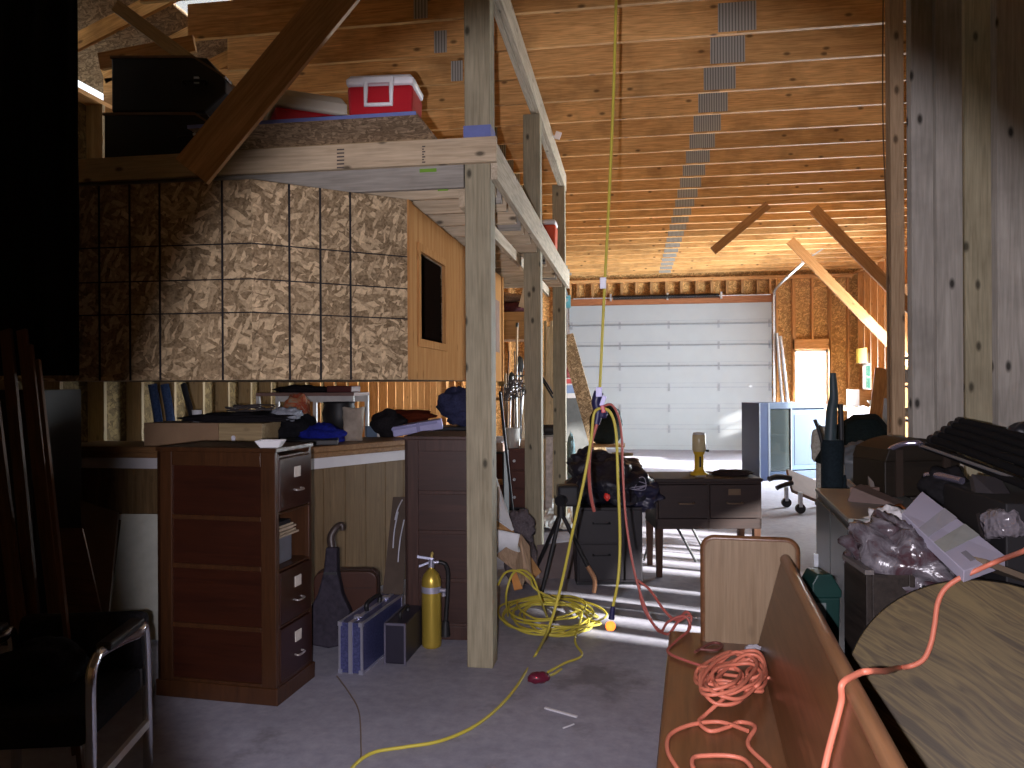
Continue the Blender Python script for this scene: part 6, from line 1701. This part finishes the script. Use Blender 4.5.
mb = MB(); mb.blob(P(571, 452, 12.0), (.06, .06, .25), 163, .4, 2.5, fine=.15); mb.blob(P(572, 470, 11.9), (.07, .06, .2), 164, .4, 2.5, fine=.15, flat=.01)
solo(mb, 'teal_clothes', cloth('teal', (.16, .24, .26)), 'teal and white clothes bundled at foot of grey wallboard', 'clothes')
# dark duffel on a brown board behind the black bags
c = P(606, 428, 11.5)
t = thing('wooden_stand', 'brown wooden stand holding the dark duffel beyond black bags', 'stand', (c.x + .02, c.y, 0))
mb = MB(); mb.box(-.26, .26, -.15, .15, .66, .70); mb.build('top', M['brace'], t)
for x in (-.24, .2):
    mb = MB(); mb.box(x, x + .04, -.14, .14, 0, .66); mb.build('leg', M['brace'], t)
mb = MB(); mb.blob((c.x, c.y, .98), (.24, .17, .31), 171, .2, 2, 32, 22, flat=.702, power=.85); solo(mb, 'dark_duffel', cloth('duffel', (.018, .022, .02)), 'dark duffel bag standing before the white garage door', 'bag')

# crowd of thin rods and stakes leaning in the timber rack
rr = random.Random(77)
rod_mats = [tl, M['galv'], plain('rusty', (.10, .05, .03), .6, .3), plain('rod_dark', (.03, .025, .025), .5)]
for i in range(16):
    px = 504.5 + rr.random() * 21; dd = 10.3 + rr.random() * .35
    top_ = P(px + rr.uniform(-5, 5), rr.uniform(345, 395), dd + .15); bot = PZ(px, dd, .01)
    mb = MB(); mid = top_.lerp(bot, .5)
    mb.tube([bot, mid + V((rr.uniform(-.02, .02), 0, 0)), top_], rr.uniform(.007, .013), 6)
    solo(mb, 'stake', rod_mats[i % 4], 'thin rod or stake crowded among the tools in the timber rack', 'stake', 'rods and stakes in the timber rack')
mb = MB(); c = P(514, 392, 10.15)
for i in range(5):
    mb.tube([V((c.x + rr.uniform(-.14, .16), c.y + rr.uniform(-.03, .03), c.z + rr.uniform(-.12, .18))) for _ in range(7)], .008, 6)
solo(mb, 'hanging_wire_tangle', plain('wire_dark', (.12, .10, .10), .45, .5), 'tangle of dark wire hanging amid the tools of timber rack', 'wire', kind='stuff')
# ================= camera and light =================
cam = bpy.data.cameras.new('camera'); co = bpy.data.objects.new('camera', cam); C.objects.link(co)
cam.sensor_width = 36; cam.lens = FPX / 1024 * 36; cam.clip_start = .05
co.location = (0, 0, H); co.rotation_euler = (Matrix.Rotation(TH, 3, 'Z') @ Matrix.Rotation(R(90), 3, 'X') @ Matrix.Rotation(-ROLL, 3, 'Z')).to_euler()
sc = bpy.context.scene; sc.camera = co
def look(o, target):
    d = V(target) - o.location
    o.rotation_euler = d.to_track_quat('-Z', 'Y').to_euler()
# the hand torch beside the camera
l = bpy.data.lights.new('flashlight', 'SPOT'); l.energy = 420; l.color = (.95, .89, 1.0); l.spot_size = R(70); l.spot_blend = .24; l.shadow_soft_size = .012
o = bpy.data.objects.new('flashlight', l); C.objects.link(o); o.location = (-.085, .02, 1.57); look(o, P(620, 470, 5) + V((-.085, .02, -.03)))
# daylight through the openings
def area(name, loc, target, sx, sy, e, col=(.86, .94, 1.0), spread=180):
    l = bpy.data.lights.new(name, 'AREA'); l.shape = 'RECTANGLE'; l.size = sx; l.size_y = sy; l.energy = e; l.color = col; l.spread = R(spread)
    o = bpy.data.objects.new(name, l); C.objects.link(o); o.location = loc; look(o, target); return o
ym = (SIDE[0] + SIDE[1]) / 2
area('guessed_door_daylight', (XR + .45, ym, 1.62), (0, ym - .3, .2), SIDE[1] - SIDE[0], 3.0, 1300, spread=150)  # area lamp set in the guessed side door
area('window_daylight', ((WIN[0] + WIN[1]) / 2, YB + .5, 1.75), (2.2, 13, 0), .8, 1.3, 700)
l = bpy.data.lights.new('sun', 'SUN'); l.energy = 28; l.angle = R(1.7); l.color = (1, .97, .92)
o = bpy.data.objects.new('sun', l); C.objects.link(o); o.location = (20, 15, 9); o.rotation_euler = V((-1, .30, -.38)).to_track_quat('-Z', 'Y').to_euler()
w = bpy.data.worlds.new('sky'); sc.world = w; w.use_nodes = True
bg = w.node_tree.nodes['Background']; bg.inputs[0].default_value = (.9, .95, 1, 1); bg.inputs[1].default_value = 1.5
vs = sc.view_settings; vs.view_transform = 'Standard'; vs.look = 'None'; vs.gamma = 1; vs.use_curve_mapping = False; vs.exposure = .1
sc.cycles.max_bounces = 8; sc.cycles.diffuse_bounces = 4; sc.cycles.use_denoising = True
sc.cycles.sample_clamp_indirect = 6
